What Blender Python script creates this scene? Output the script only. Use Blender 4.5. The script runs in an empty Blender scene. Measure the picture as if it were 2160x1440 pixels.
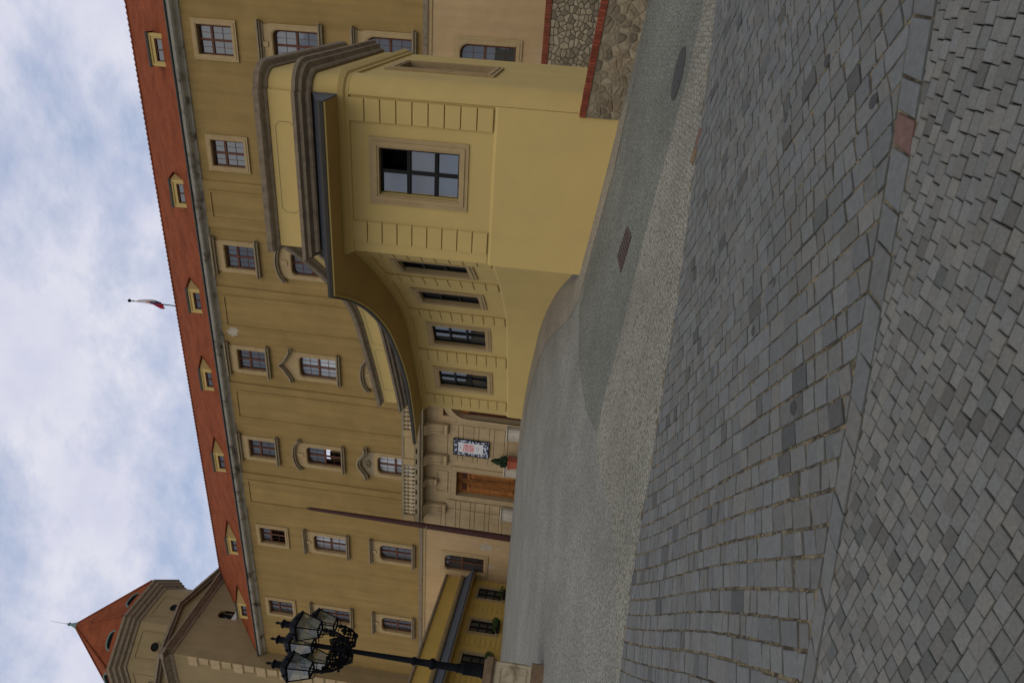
import bpy, bmesh, math, random
import numpy as np
random.seed(7)
R = math.radians
C = bpy.context.scene.collection
S = bpy.context.scene

# ------------------------------------------------------------------ camera
cam = bpy.data.cameras.new('camera'); cam.sensor_fit = 'HORIZONTAL'; cam.sensor_width = 36
cam.lens = 22.5; cam.clip_start = 0.05; cam.clip_end = 3000
co = bpy.data.objects.new('camera', cam); C.objects.link(co); S.camera = co
from mathutils import Matrix, Vector
rt, dn, fw = Vector((.90452, .41125, .11276)), Vector((.06665, .12482, -.98994)), Vector((-.42119, .90293, .08549))
m = Matrix((dn, rt, -fw)).transposed().to_4x4()     # the photograph is a portrait frame lying on its side
co.matrix_world = m

# ------------------------------------------------------------------ light
W = bpy.data.worlds.new('World'); S.world = W; W.use_nodes = True
SUN = Vector((.10, -.60, .80)).normalized()
def build_world():
    nt = W.node_tree; N = nt.nodes; L = nt.links; N.clear()
    out = N.new('ShaderNodeOutputWorld'); bg = N.new('ShaderNodeBackground')
    tc = N.new('ShaderNodeTexCoord')
    sep = N.new('ShaderNodeSeparateXYZ'); L.new(tc.outputs['Generated'], sep.inputs[0])
    zc = N.new('ShaderNodeMath'); zc.operation = 'MAXIMUM'; L.new(sep.outputs['Z'], zc.inputs[0]); zc.inputs[1].default_value = 0
    za = N.new('ShaderNodeMath'); za.operation = 'ADD'; L.new(zc.outputs[0], za.inputs[0]); za.inputs[1].default_value = .35
    dx = N.new('ShaderNodeMath'); dx.operation = 'DIVIDE'; L.new(sep.outputs['X'], dx.inputs[0]); L.new(za.outputs[0], dx.inputs[1])
    dy = N.new('ShaderNodeMath'); dy.operation = 'DIVIDE'; L.new(sep.outputs['Y'], dy.inputs[0]); L.new(za.outputs[0], dy.inputs[1])
    cb = N.new('ShaderNodeCombineXYZ'); L.new(dx.outputs[0], cb.inputs[0]); L.new(dy.outputs[0], cb.inputs[1])
    mp = N.new('ShaderNodeMapping'); L.new(cb.outputs[0], mp.inputs[0]); mp.inputs['Rotation'].default_value = (0, 0, R(30)); mp.inputs['Scale'].default_value = (1, 1.35, 1)
    def noise(sc, det, ro, dist=0):
        n = N.new('ShaderNodeTexNoise'); n.inputs['Scale'].default_value = sc; n.inputs['Detail'].default_value = det
        n.inputs['Roughness'].default_value = ro; n.inputs['Distortion'].default_value = dist; L.new(mp.outputs[0], n.inputs['Vector']); return n
    n1 = noise(3.3, 12, .62, .1); n2 = noise(5.0, 12, .62, .15)
    r1 = N.new('ShaderNodeValToRGB'); L.new(n1.outputs['Fac'], r1.inputs[0])
    r1.color_ramp.elements[0].position = .36; r1.color_ramp.elements[1].position = .56
    r2 = N.new('ShaderNodeValToRGB'); L.new(n2.outputs['Fac'], r2.inputs[0])
    r2.color_ramp.elements[0].position = .33; r2.color_ramp.elements[0].color = (.62, .64, .79, 1)
    r2.color_ramp.elements[1].position = .66; r2.color_ramp.elements[1].color = (.77, .77, .86, 1)
    sky = N.new('ShaderNodeTexSky'); sky.sky_type = 'NISHITA'; sky.sun_disc = False
    sky.sun_elevation = math.asin(SUN.z); sky.sun_rotation = math.atan2(SUN.x, SUN.y)
    sm = N.new('ShaderNodeMixRGB'); sm.blend_type = 'MULTIPLY'; sm.inputs[0].default_value = 1
    L.new(sky.outputs[0], sm.inputs[1]); sm.inputs[2].default_value = (.115, .095, .080, 1)
    ad = N.new('ShaderNodeMixRGB'); ad.blend_type = 'ADD'; ad.inputs[0].default_value = 1
    L.new(sm.outputs[0], ad.inputs[1]); ad.inputs[2].default_value = (.24, .295, .42, 1)
    mx = N.new('ShaderNodeMixRGB'); L.new(r1.outputs[0], mx.inputs[0]); L.new(ad.outputs[0], mx.inputs[1]); L.new(r2.outputs[0], mx.inputs[2])
    L.new(mx.outputs[0], bg.inputs[0]); bg.inputs[1].default_value = 1.0
    L.new(bg.outputs[0], out.inputs[0])
build_world()
sl = bpy.data.lights.new('sun', 'SUN'); sl.energy = 0.80; sl.angle = R(60); sl.color = (1, .93, .82)
so = bpy.data.objects.new('sun', sl); C.objects.link(so); so.rotation_euler = SUN.to_track_quat('Z', 'Y').to_euler()
vs = S.view_settings; vs.view_transform = 'Standard'; vs.look = 'None'; vs.gamma = 1; vs.use_curve_mapping = False; vs.exposure = 0.0
S.render.engine = 'CYCLES'

# ------------------------------------------------------------------ materials
MATS = {}
def mat(name, col, rough=.85, var=.12, scale=3, bump=0, bscale=40, streak=0, spec=.1, tint=False, rnd=0, dark=None, dscale=.6, dpos=(.55, .75), metal=0):
    if name in MATS: return MATS[name]
    mt = bpy.data.materials.new(name); mt.use_nodes = True; MATS[name] = mt
    nt = mt.node_tree; N = nt.nodes; L = nt.links; p = N['Principled BSDF']
    p.inputs['Roughness'].default_value = rough; p.inputs['Specular IOR Level'].default_value = spec; p.inputs['Metallic'].default_value = metal
    tc = N.new('ShaderNodeTexCoord')
    geo = N.new('ShaderNodeNewGeometry')
    def noise(sc, det=6, ro=.6, vec=None):
        n = N.new('ShaderNodeTexNoise'); n.inputs['Scale'].default_value = sc; n.inputs['Detail'].default_value = det; n.inputs['Roughness'].default_value = ro
        L.new(vec or geo.outputs['Position'], n.inputs['Vector']); return n
    c = N.new('ShaderNodeRGB'); c.outputs[0].default_value = (*col, 1); cur = c.outputs[0]
    def scaleby(src, lo, hi):
        nonlocal cur
        mr = N.new('ShaderNodeMapRange'); L.new(src, mr.inputs[0]); mr.inputs[1].default_value = .3; mr.inputs[2].default_value = .7
        mr.inputs[3].default_value = lo; mr.inputs[4].default_value = hi
        mm = N.new('ShaderNodeMixRGB'); mm.blend_type = 'MULTIPLY'; mm.inputs[0].default_value = 1
        L.new(cur, mm.inputs[1]); L.new(mr.outputs[0], mm.inputs[2]); cur = mm.outputs[0]
    if var: scaleby(noise(scale).outputs['Fac'], 1 - var, 1 + var)
    if dark:
        n = noise(dscale, 8, .65); r = N.new('ShaderNodeValToRGB'); L.new(n.outputs['Fac'], r.inputs[0])
        r.color_ramp.elements[0].position = dpos[0]; r.color_ramp.elements[1].position = dpos[1]
        mm = N.new('ShaderNodeMixRGB'); L.new(r.outputs[0], mm.inputs[0]); L.new(cur, mm.inputs[1]); mm.inputs[2].default_value = (*dark, 1); cur = mm.outputs[0]
    if streak:
        mp = N.new('ShaderNodeMapping'); L.new(geo.outputs['Position'], mp.inputs[0]); mp.inputs['Scale'].default_value = (1.6, 1.6, .07)
        scaleby(noise(1.6, 7, .6, mp.outputs[0]).outputs['Fac'], 1 - streak, 1 + streak * .6)
    if rnd:
        oi = N.new('ShaderNodeObjectInfo'); mr = N.new('ShaderNodeMapRange'); L.new(oi.outputs['Random'], mr.inputs[0])
        mr.inputs[3].default_value = 1 - rnd; mr.inputs[4].default_value = 1 + rnd
        mm = N.new('ShaderNodeMixRGB'); mm.blend_type = 'MULTIPLY'; mm.inputs[0].default_value = 1; L.new(cur, mm.inputs[1]); L.new(mr.outputs[0], mm.inputs[2]); cur = mm.outputs[0]
    if tint:
        at = N.new('ShaderNodeAttribute'); at.attribute_name = 'tint'
        mm = N.new('ShaderNodeMixRGB'); mm.blend_type = 'MULTIPLY'; mm.inputs[0].default_value = 1; L.new(cur, mm.inputs[1]); L.new(at.outputs['Color'], mm.inputs[2]); cur = mm.outputs[0]
    L.new(cur, p.inputs['Base Color'])
    if bump:
        b = N.new('ShaderNodeBump'); b.inputs['Strength'].default_value = bump; b.inputs['Distance'].default_value = .02
        L.new(noise(bscale, 8, .7).outputs['Fac'], b.inputs['Height']); L.new(b.outputs[0], p.inputs['Normal'])
    return mt
def glass(name, body, mixf, rough=.04):
    if name in MATS: return MATS[name]
    mt = bpy.data.materials.new(name); mt.use_nodes = True; MATS[name] = mt
    nt = mt.node_tree; N = nt.nodes; L = nt.links; N.clear()
    o = N.new('ShaderNodeOutputMaterial'); d = N.new('ShaderNodeBsdfDiffuse'); g = N.new('ShaderNodeBsdfGlossy'); mx = N.new('ShaderNodeMixShader')
    oi = N.new('ShaderNodeObjectInfo'); mr = N.new('ShaderNodeMapRange'); L.new(oi.outputs['Random'], mr.inputs[0]); mr.inputs[3].default_value = .5; mr.inputs[4].default_value = 1.9
    mc = N.new('ShaderNodeMixRGB'); mc.blend_type = 'MULTIPLY'; mc.inputs[0].default_value = 1; mc.inputs[1].default_value = (*body, 1); L.new(mr.outputs[0], mc.inputs[2]); L.new(mc.outputs[0], d.inputs[0])
    g.inputs[0].default_value = (.93, .97, 1, 1); g.inputs['Roughness'].default_value = rough; mx.inputs[0].default_value = mixf
    geo = N.new('ShaderNodeNewGeometry'); n = N.new('ShaderNodeTexNoise'); n.inputs['Scale'].default_value = .9; L.new(geo.outputs['Position'], n.inputs['Vector'])
    b = N.new('ShaderNodeBump'); b.inputs['Strength'].default_value = .12; b.inputs['Distance'].default_value = .02; L.new(n.outputs['Fac'], b.inputs['Height']); L.new(b.outputs[0], g.inputs['Normal'])
    L.new(d.outputs[0], mx.inputs[1]); L.new(g.outputs[0], mx.inputs[2]); L.new(mx.outputs[0], o.inputs[0]); return mt
def paving(name, c1, c2, joint, scale, rand=.75, depth=.012, edge=(.02, .10), rough=.8, stretch=(1, 1, 1), rot=0, patch=.18):
    mt = bpy.data.materials.new(name); mt.use_nodes = True; MATS[name] = mt
    nt = mt.node_tree; N = nt.nodes; L = nt.links; p = N['Principled BSDF']; p.inputs['Roughness'].default_value = rough; p.inputs['Specular IOR Level'].default_value = .12
    geo = N.new('ShaderNodeNewGeometry'); mp = N.new('ShaderNodeMapping'); L.new(geo.outputs['Position'], mp.inputs[0])
    mp.inputs['Scale'].default_value = (stretch[0], stretch[1], 0); mp.inputs['Rotation'].default_value = (0, 0, rot)
    def vor(f):
        v = N.new('ShaderNodeTexVoronoi'); v.feature = f; v.inputs['Scale'].default_value = scale; v.inputs['Randomness'].default_value = rand; L.new(mp.outputs[0], v.inputs['Vector']); return v
    ve, vc = vor('DISTANCE_TO_EDGE'), vor('F1')
    ra = N.new('ShaderNodeMapRange'); L.new(ve.outputs['Distance'], ra.inputs[0]); ra.inputs[1].default_value = edge[0]; ra.inputs[2].default_value = edge[1]
    bw = N.new('ShaderNodeSeparateColor'); L.new(vc.outputs['Color'], bw.inputs[0])
    mc = N.new('ShaderNodeMixRGB'); L.new(bw.outputs[0], mc.inputs[0]); mc.inputs[1].default_value = (*c1, 1); mc.inputs[2].default_value = (*c2, 1)
    n = N.new('ShaderNodeTexNoise'); n.inputs['Scale'].default_value = .55; n.inputs['Detail'].default_value = 7; L.new(geo.outputs['Position'], n.inputs['Vector'])
    mr = N.new('ShaderNodeMapRange'); L.new(n.outputs['Fac'], mr.inputs[0]); mr.inputs[1].default_value = .3; mr.inputs[2].default_value = .7; mr.inputs[3].default_value = 1 - patch; mr.inputs[4].default_value = 1 + patch
    mm = N.new('ShaderNodeMixRGB'); mm.blend_type = 'MULTIPLY'; mm.inputs[0].default_value = 1; L.new(mc.outputs[0], mm.inputs[1]); L.new(mr.outputs[0], mm.inputs[2])
    mj = N.new('ShaderNodeMixRGB'); L.new(ra.outputs[0], mj.inputs[0]); mj.inputs[1].default_value = (*joint, 1); L.new(mm.outputs[0], mj.inputs[2]); L.new(mj.outputs[0], p.inputs['Base Color'])
    b = N.new('ShaderNodeBump'); b.inputs['Strength'].default_value = .9; b.inputs['Distance'].default_value = depth; L.new(ra.outputs[0], b.inputs['Height']); L.new(b.outputs[0], p.inputs['Normal'])
    return mt

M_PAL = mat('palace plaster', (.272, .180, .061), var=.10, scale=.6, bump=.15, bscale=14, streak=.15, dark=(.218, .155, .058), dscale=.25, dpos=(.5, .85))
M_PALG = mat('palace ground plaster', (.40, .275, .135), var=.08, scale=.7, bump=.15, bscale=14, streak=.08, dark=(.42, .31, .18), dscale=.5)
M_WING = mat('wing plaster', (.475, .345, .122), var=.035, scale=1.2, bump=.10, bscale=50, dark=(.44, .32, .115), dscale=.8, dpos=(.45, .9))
M_LWING = mat('side wing plaster', (.49, .325, .080), var=.06, scale=1, bump=.1, bscale=30)
M_STONE = mat('weathered stone', (.25, .195, .115), var=.15, scale=4, bump=.25, bscale=25, dark=(.20, .16, .10), dscale=1.5, dpos=(.5, .75))
M_PORT = mat('portal stone', (.36, .265, .14), var=.10, scale=2.2, bump=.2, bscale=20, streak=.12, rnd=.06)
M_SURR = mat('window stone', (.36, .26, .125), var=.12, scale=5, bump=.2, bscale=40, dark=(.31, .205, .095), dscale=2.5, dpos=(.5, .75))
M_CORN = mat('dark cornice stone', (.215, .165, .105), var=.18, scale=6, bump=.3, bscale=30, dark=(.11, .09, .065), dscale=2.5, dpos=(.5, .75))
M_EAVE = mat('stained eave', (.33, .305, .24), var=.2, scale=2, bump=.2, bscale=10, dark=(.10, .075, .055), dscale=1.0, dpos=(.5, .64))
M_GUT = mat('gutter metal', (.05, .06, .05), rough=.6, var=.2)
M_SLATE = mat('slate', (.030, .033, .037), rough=.85, var=.3, scale=9, bump=.5, bscale=30)
M_LEAD = mat('lead grey sheet', (.060, .067, .075), rough=.55, var=.15, scale=3)
M_SOFF = mat('soffit paint', (.37, .25, .09), var=.05, scale=1)
M_FASC = mat('fascia dark', (.045, .04, .03), rough=.6, var=.1)
M_WOOD = mat('window wood', (.105, .043, .025), rough=.55, var=.2, scale=8)
M_BLACK = mat('window black', (.012, .011, .010), rough=.45, var=.1)
M_DOOR = mat('oak door', (.27, .105, .028), rough=.5, var=.35, scale=4, streak=.45)
M_DOOR2 = mat('dark oak door', (.075, .028, .015), rough=.5, var=.3, scale=5, streak=.3)
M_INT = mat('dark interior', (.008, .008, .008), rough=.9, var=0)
M_PATCH = mat('bare plaster patch', (.47, .44, .38), var=.12, scale=6, bump=.2)
M_TERRA = mat('terracotta', (.36, .10, .055), var=.12, scale=8)
M_LEAF = mat('dark leaves', (.028, .05, .020), rough=.6, var=.35, scale=9)
M_LEAFB = mat('bright leaves', (.05, .085, .018), rough=.6, var=.3, scale=9)
M_IRON = mat('black iron', (.006, .0065, .0075), rough=.7, var=.2, scale=20, spec=.04)
M_POLE = mat('brown pole', (.055, .024, .020), rough=.6, var=.2, scale=3)
M_PED = mat('pedestal stone', (.36, .30, .19), var=.12, scale=4, bump=.15, dark=(.13, .09, .05), dscale=2.2, dpos=(.55, .7))
M_PEDB = mat('pedestal brown stone', (.14, .095, .055), var=.25, scale=6, bump=.2)
M_BRICK = mat('red brick', (.195, .048, .024), var=.22, scale=12, rnd=.22, bump=.2, bscale=60)
M_MORT = mat('mortar', (.25, .20, .125), var=.15, scale=8, bump=.4, bscale=30)
M_RUB = mat('rubble stone', (.205, .165, .10), var=.28, scale=7, rnd=.35, bump=.5, bscale=25, dark=(.19, .11, .05), dscale=2.2, dpos=(.58, .74))
M_RUB2 = mat('grey rubble stone', (.25, .205, .13), var=.22, scale=7, rnd=.4, bump=.4, bscale=25)
M_SETT = mat('granite sett', (.142, .140, .118), rough=.72, var=.16, scale=70, tint=True, bump=.55, bscale=150, spec=.2)
M_ROAD = mat('basalt road stone', (.106, .107, .094), rough=.62, var=.14, scale=25, tint=True, bump=.22, bscale=60, spec=.25)
M_JOINT = mat('joint soil', (.060, .050, .034), var=.3, scale=40, dark=(.20, .165, .10), dscale=9, dpos=(.42, .58), bump=.6, bscale=90)
M_JOINTD = mat('dark joint soil', (.028, .025, .019), var=.3, scale=25, dark=(.14, .10, .05), dscale=6, dpos=(.60, .70), bump=.5, bscale=90)
M_RED = mat('red slab', (.125, .075, .06), var=.2, scale=20, bump=.3, bscale=60)
M_MAN = mat('cast iron cover', (.052, .051, .048), rough=.6, var=.15, scale=30, bump=.4, bscale=60)
M_GRATE = mat('rusty grate', (.075, .055, .045), rough=.7, var=.25, scale=30, bump=.4, bscale=80)
M_BARE = mat('bare plaster', (.37, .315, .22), var=.25, scale=5, bump=.2)
M_MOSS = mat('dry moss', (.19, .155, .085), var=.35, scale=30)
M_DARKM = mat('dark mortar', (.10, .082, .055), var=.3, scale=9)
M_FLAGW = mat('flag white', (.62, .60, .58), var=.05)
M_FLAGB = mat('flag blue', (.05, .06, .12), var=.05)
M_FLAGR = mat('flag red', (.45, .02, .03), var=.05)
M_TOWER = mat('tower plaster', (.25, .185, .088), var=.10, scale=.8, bump=.2, bscale=12, streak=.08, dark=(.20, .15, .073), dscale=.4, dpos=(.5, .8))
M_COPPER = mat('verdigris copper', (.12, .20, .165), rough=.6, var=.2, scale=3)
G_SKY = glass('far glass', (.028, .032, .032), .075)
G_CURT = glass('curtained glass', (.22, .23, .22), .10)
G_NEAR = glass('near glass', (.02, .022, .022), .13, .02)
G_DARK = glass('dark glass', (.01, .011, .012), .08, .04)
G_LAMP = glass('lantern glass', (.16, .16, .12), .35, .1)
def see_through(mt, f):
    nt = mt.node_tree; N = nt.nodes; L = nt.links; o = [n for n in N if n.type == 'OUTPUT_MATERIAL'][0]; old = o.inputs[0].links[0].from_socket
    t = N.new('ShaderNodeBsdfTransparent'); t.inputs[0].default_value = (.8, .82, .78, 1); mx = N.new('ShaderNodeMixShader'); mx.inputs[0].default_value = f; L.new(old, mx.inputs[1]); L.new(t.outputs[0], mx.inputs[2]); L.new(mx.outputs[0], o.inputs[0])
see_through(G_LAMP, .72)
P_PLAZA = paving('plaza small setts', (.185, .184, .150), (.24, .236, .192), (.11, .10, .08), 15, depth=.007, edge=(.0, .12))
P_PALE = paving('pale small setts', (.205, .197, .150), (.26, .25, .192), (.085, .075, .052), 17, rand=.6, depth=.007, edge=(.0, .13))
P_DARK = paving('dark small setts', (.145, .147, .115), (.19, .19, .15), (.065, .065, .052), 16, depth=.007, edge=(.0, .12))
P_WALK = paving('walkway setts', (.23, .20, .145), (.28, .25, .185), (.14, .12, .085), 15, depth=.006, edge=(.0, .12))
def roof_mat():
    mt = bpy.data.materials.new('clay roof tiles'); mt.use_nodes = True; nt = mt.node_tree; N = nt.nodes; L = nt.links; p = N['Principled BSDF']; p.inputs['Roughness'].default_value = .95; p.inputs['Specular IOR Level'].default_value = .03
    geo = N.new('ShaderNodeNewGeometry'); br = N.new('ShaderNodeTexBrick'); mp = N.new('ShaderNodeMapping')
    sp = N.new('ShaderNodeSeparateXYZ'); L.new(geo.outputs['Position'], sp.inputs[0])
    ad = N.new('ShaderNodeMath'); ad.operation = 'ADD'; L.new(sp.outputs[0], ad.inputs[0])
    ml = N.new('ShaderNodeMath'); ml.operation = 'MULTIPLY'; L.new(sp.outputs[1], ml.inputs[0]); ml.inputs[1].default_value = .37; L.new(ml.outputs[0], ad.inputs[1])
    cb = N.new('ShaderNodeCombineXYZ'); L.new(ad.outputs[0], cb.inputs[0]); L.new(sp.outputs[2], cb.inputs[1]); L.new(cb.outputs[0], br.inputs['Vector'])
    br.inputs['Scale'].default_value = 4.2; br.inputs['Mortar Size'].default_value = .03; br.inputs['Brick Width'].default_value = .8; br.inputs['Row Height'].default_value = .6
    br.inputs['Color1'].default_value = (.18, .047, .018, 1); br.inputs['Color2'].default_value = (.225, .062, .024, 1); br.inputs['Mortar'].default_value = (.10, .03, .018, 1)
    n = N.new('ShaderNodeTexNoise'); n.inputs['Scale'].default_value = .7; n.inputs['Detail'].default_value = 8; L.new(geo.outputs['Position'], n.inputs['Vector'])
    mr = N.new('ShaderNodeMapRange'); L.new(n.outputs['Fac'], mr.inputs[0]); mr.inputs[1].default_value = .3; mr.inputs[2].default_value = .7; mr.inputs[3].default_value = .78; mr.inputs[4].default_value = 1.15
    mm = N.new('ShaderNodeMixRGB'); mm.blend_type = 'MULTIPLY'; mm.inputs[0].default_value = 1; L.new(br.outputs['Color'], mm.inputs[1]); L.new(mr.outputs[0], mm.inputs[2]); L.new(mm.outputs[0], p.inputs['Base Color'])
    b = N.new('ShaderNodeBump'); b.inputs['Strength'].default_value = .5; b.inputs['Distance'].default_value = .03; b.invert = True; L.new(br.outputs['Fac'], b.inputs['Height']); L.new(b.outputs[0], p.inputs['Normal'])
    return mt
M_ROOF = roof_mat()
def poster_mat():
    mt = bpy.data.materials.new('poster print'); mt.use_nodes = True; nt = mt.node_tree; N = nt.nodes; L = nt.links; p = N['Principled BSDF']; p.inputs['Roughness'].default_value = .5
    geo = N.new('ShaderNodeNewGeometry'); v = N.new('ShaderNodeTexVoronoi'); v.inputs['Scale'].default_value = 7; L.new(geo.outputs['Position'], v.inputs['Vector'])
    r = N.new('ShaderNodeValToRGB'); L.new(v.outputs['Distance'], r.inputs[0]); r.color_ramp.interpolation = 'CONSTANT'
    r.color_ramp.elements[0].color = (.5, .53, .6, 1); r.color_ramp.elements[1].color = (.015, .017, .03, 1); r.color_ramp.elements[1].position = .44
    L.new(r.outputs[0], p.inputs['Base Color']); return mt
M_POST = poster_mat()
M_PAPER = mat('poster paper', (.60, .58, .55), var=.03)
M_INK = mat('red ink', (.55, .06, .06), var=.15, scale=12)
M_GINK = mat('grey ink', (.35, .36, .34), var=.1, scale=12)

# ------------------------------------------------------------------ mesh helpers
class Fr:                       # a wall frame: a along the wall, o outwards, z up
    def __init__(s, o, t, slope=0):
        l = math.hypot(*t); s.o = o; s.t = (t[0]/l, t[1]/l); s.n = (s.t[1], -s.t[0]); s.sl = slope
    def pt(s, a, o, z): return (s.o[0]+s.t[0]*a+s.n[0]*o, s.o[1]+s.t[1]*a+s.n[1]*o, s.o[2]+z+s.sl*a)
    def at(s, x, y): return (x-s.o[0])*s.t[0]+(y-s.o[1])*s.t[1]
class Path:                     # a polyline wall seen as a frame
    def __init__(s, pts):
        P = np.array(pts, float); s.p = P; d = np.diff(P, axis=0); l = np.hypot(d[:, 0], d[:, 1]); s.s = np.r_[0, np.cumsum(l)]; d /= l[:, None]
        n = np.c_[d[:, 1], -d[:, 0]]; vn = np.zeros_like(P); vn[0] = n[0]; vn[-1] = n[-1]
        for i in range(1, len(P)-1):
            q = n[i-1]+n[i]; q /= np.hypot(*q); vn[i] = q/max(.55, float(q@n[i]))
        s.vn = vn; s.seg_n = n
    def pt(s, a, o, z):
        i = int(np.clip(np.searchsorted(s.s, a)-1, 0, len(s.p)-2)); f = (a-s.s[i])/(s.s[i+1]-s.s[i])
        p = s.p[i]*(1-f)+s.p[i+1]*f; n = s.vn[i]*(1-f)+s.vn[i+1]*f; return (p[0]+n[0]*o, p[1]+n[1]*o, z)
    def near(s, x, y):
        best = None
        for i in range(len(s.p)-1):
            a, b = s.p[i], s.p[i+1]; d = b-a; f = float(np.clip(((x-a[0])*d[0]+(y-a[1])*d[1])/(d@d), 0, 1)); q = a+d*f; e = math.hypot(q[0]-x, q[1]-y)
            if best is None or e < best[0]: best = (e, s.s[i]+f*(s.s[i+1]-s.s[i]))
        return best[1]
    def frame(s, a):
        i = int(np.clip(np.searchsorted(s.s, a)-1, 0, len(s.p)-2)); d = s.p[i+1]-s.p[i]; q = s.pt(a, 0, 0); return Fr((q[0], q[1], 0), (d[0], d[1]))
def link(o, parent):
    C.objects.link(o)
    if parent is not None: o.parent = parent
    return o
class MB:
    def __init__(s): s.v = []; s.f = []; s.c = []
    def add(s, vs, fs, col=None):
        k = len(s.v); s.v += [tuple(q) for q in vs]; s.f += [tuple(i+k for i in f) for f in fs]
        if col is not None: s.c += [col]*len(vs)
        return s
    def hexa(s, p): return s.add(p, [(0, 3, 2, 1), (4, 5, 6, 7), (0, 1, 5, 4), (1, 2, 6, 5), (2, 3, 7, 6), (3, 0, 4, 7)])
    def box(s, fr, a0, a1, o0, o1, z0, z1, n=1):
        for i in range(n):
            b0 = a0+(a1-a0)*i/n; b1 = a0+(a1-a0)*(i+1)/n
            s.hexa([fr.pt(b0, o0, z0), fr.pt(b1, o0, z0), fr.pt(b1, o1, z0), fr.pt(b0, o1, z0), fr.pt(b0, o0, z1), fr.pt(b1, o0, z1), fr.pt(b1, o1, z1), fr.pt(b0, o1, z1)])
        return s
    def block(s, fr, a0, a1, o0, o1, z0, z1, b=.02, n=1):        # box with a bevelled front
        for i in range(n):
            b0 = a0+(a1-a0)*i/n; b1 = a0+(a1-a0)*(i+1)/n; e0 = b if i == 0 else 0; e1 = b if i == n-1 else 0
            q = [(b0, z0), (b1, z0), (b1, z1), (b0, z1)]; q2 = [(b0+e0, z0+b), (b1-e1, z0+b), (b1-e1, z1-b), (b0+e0, z1-b)]
            v = [fr.pt(a, o0, z) for a, z in q]+[fr.pt(a, o1-b, z) for a, z in q]+[fr.pt(a, o1, z) for a, z in q2]
            s.add(v, [(0, 3, 2, 1), (8, 9, 10, 11)]+[(j, (j+1) % 4, 4+(j+1) % 4, 4+j) for j in range(4)]+[(4+j, 4+(j+1) % 4, 8+(j+1) % 4, 8+j) for j in range(4)])
        return s
    def prism(s, fr, pts, o0, o1):
        n = len(pts); v = [fr.pt(a, o0, z) for a, z in pts]+[fr.pt(a, o1, z) for a, z in pts]
        return s.add(v, [tuple(range(n-1, -1, -1)), tuple(range(n, 2*n))]+[(i, (i+1) % n, n+(i+1) % n, n+i) for i in range(n)])
    def ring(s, fr, outer, inner, o0, o1, back=None):
        n = len(outer); bk = o0 if back is None else back
        v = [fr.pt(a, o0, z) for a, z in outer]+[fr.pt(a, o1, z) for a, z in outer]+[fr.pt(a, o1, z) for a, z in inner]+[fr.pt(a, bk, z) for a, z in inner]
        f = []
        for i in range(n):
            j = (i+1) % n
            f += [(i, j, n+j, n+i), (n+i, n+j, 2*n+j, 2*n+i), (2*n+i, 2*n+j, 3*n+j, 3*n+i), (3*n+i, 3*n+j, j, i)]
        return s.add(v, f)
    def ribbon(s, fr, pts, th, o0, o1):
        n = len(pts); up = []
        for i, (a, z) in enumerate(pts):
            p = pts[max(0, i-1)]; q = pts[min(n-1, i+1)]; dx, dz = q[0]-p[0], q[1]-p[1]; l = math.hypot(dx, dz); up.append((a-dz/l*th, z+dx/l*th))
        for i in range(n-1):
            c = [pts[i], pts[i+1], up[i+1], up[i]]
            v = [fr.pt(a, o0, z) for a, z in c]+[fr.pt(a, o1, z) for a, z in c]
            s.add(v, [(3, 2, 1, 0), (4, 5, 6, 7), (0, 1, 5, 4), (2, 3, 7, 6)]+([(3, 0, 4, 7)] if i == 0 else [])+([(1, 2, 6, 5)] if i == n-2 else []))
        return s
    def sweep(s, fr, prof, aa, cap=True):                     # profile [(o, z)] along stations aa
        n = len(prof); v = [fr.pt(a, o, z) for a in aa for o, z in prof]
        f = [(i*n+j, (i+1)*n+j, (i+1)*n+j+1, i*n+j+1) for i in range(len(aa)-1) for j in range(n-1)]
        if cap: f += [tuple(range(n)), tuple((len(aa)-1)*n+j for j in range(n-1, -1, -1))]
        return s.add(v, f)
    def lathe(s, c, prof, n=16, cap=True):
        v = [(c[0]+r*math.cos(2*math.pi*k/n), c[1]+r*math.sin(2*math.pi*k/n), c[2]+z) for r, z in prof for k in range(n)]
        f = [(i*n+k, i*n+(k+1) % n, (i+1)*n+(k+1) % n, (i+1)*n+k) for i in range(len(prof)-1) for k in range(n)]
        if cap: f += [tuple(range(n-1, -1, -1)), tuple((len(prof)-1)*n+k for k in range(n))]
        return s.add(v, f)
    def tube(s, pts, r, n=8):
        P = [Vector(p) for p in pts]; rr = r if isinstance(r, (list, tuple)) else [r]*len(P); v = []
        u = None
        for i, p in enumerate(P):
            d = (P[min(i+1, len(P)-1)]-P[max(0, i-1)]).normalized()
            if u is None: u = d.orthogonal().normalized()
            u = (u-d*u.dot(d)).normalized(); w = d.cross(u)
            v += [p+(u*math.cos(2*math.pi*k/n)+w*math.sin(2*math.pi*k/n))*rr[i] for k in range(n)]
        f = [(i*n+k, i*n+(k+1) % n, (i+1)*n+(k+1) % n, (i+1)*n+k) for i in range(len(P)-1) for k in range(n)]
        f += [tuple(range(n-1, -1, -1)), tuple((len(P)-1)*n+k for k in range(n))]
        return s.add(v, f)
    def mesh(s, name, mt, smooth=False, fix=True):
        me = bpy.data.meshes.new(name); me.from_pydata(s.v, [], s.f); me.materials.append(mt)
        if s.c:
            at = me.color_attributes.new('tint', 'FLOAT_COLOR', 'POINT'); at.data.foreach_set('color', np.array([(*c, 1) for c in s.c], np.float32).ravel())
        if fix:
            b = bmesh.new(); b.from_mesh(me); bmesh.ops.recalc_face_normals(b, faces=b.faces); b.to_mesh(me); b.free()
        if smooth: me.polygons.foreach_set('use_smooth', [True]*len(me.polygons))
        return me
    def build(s, name, mt, parent=None, smooth=False, fix=True):
        return link(bpy.data.objects.new(name, s.mesh(name, mt, smooth, fix)), parent)
def tag(o, label, cat, group=None):
    o['label'] = label; o['category'] = cat
    if group: o['group'] = group
    return o
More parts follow.
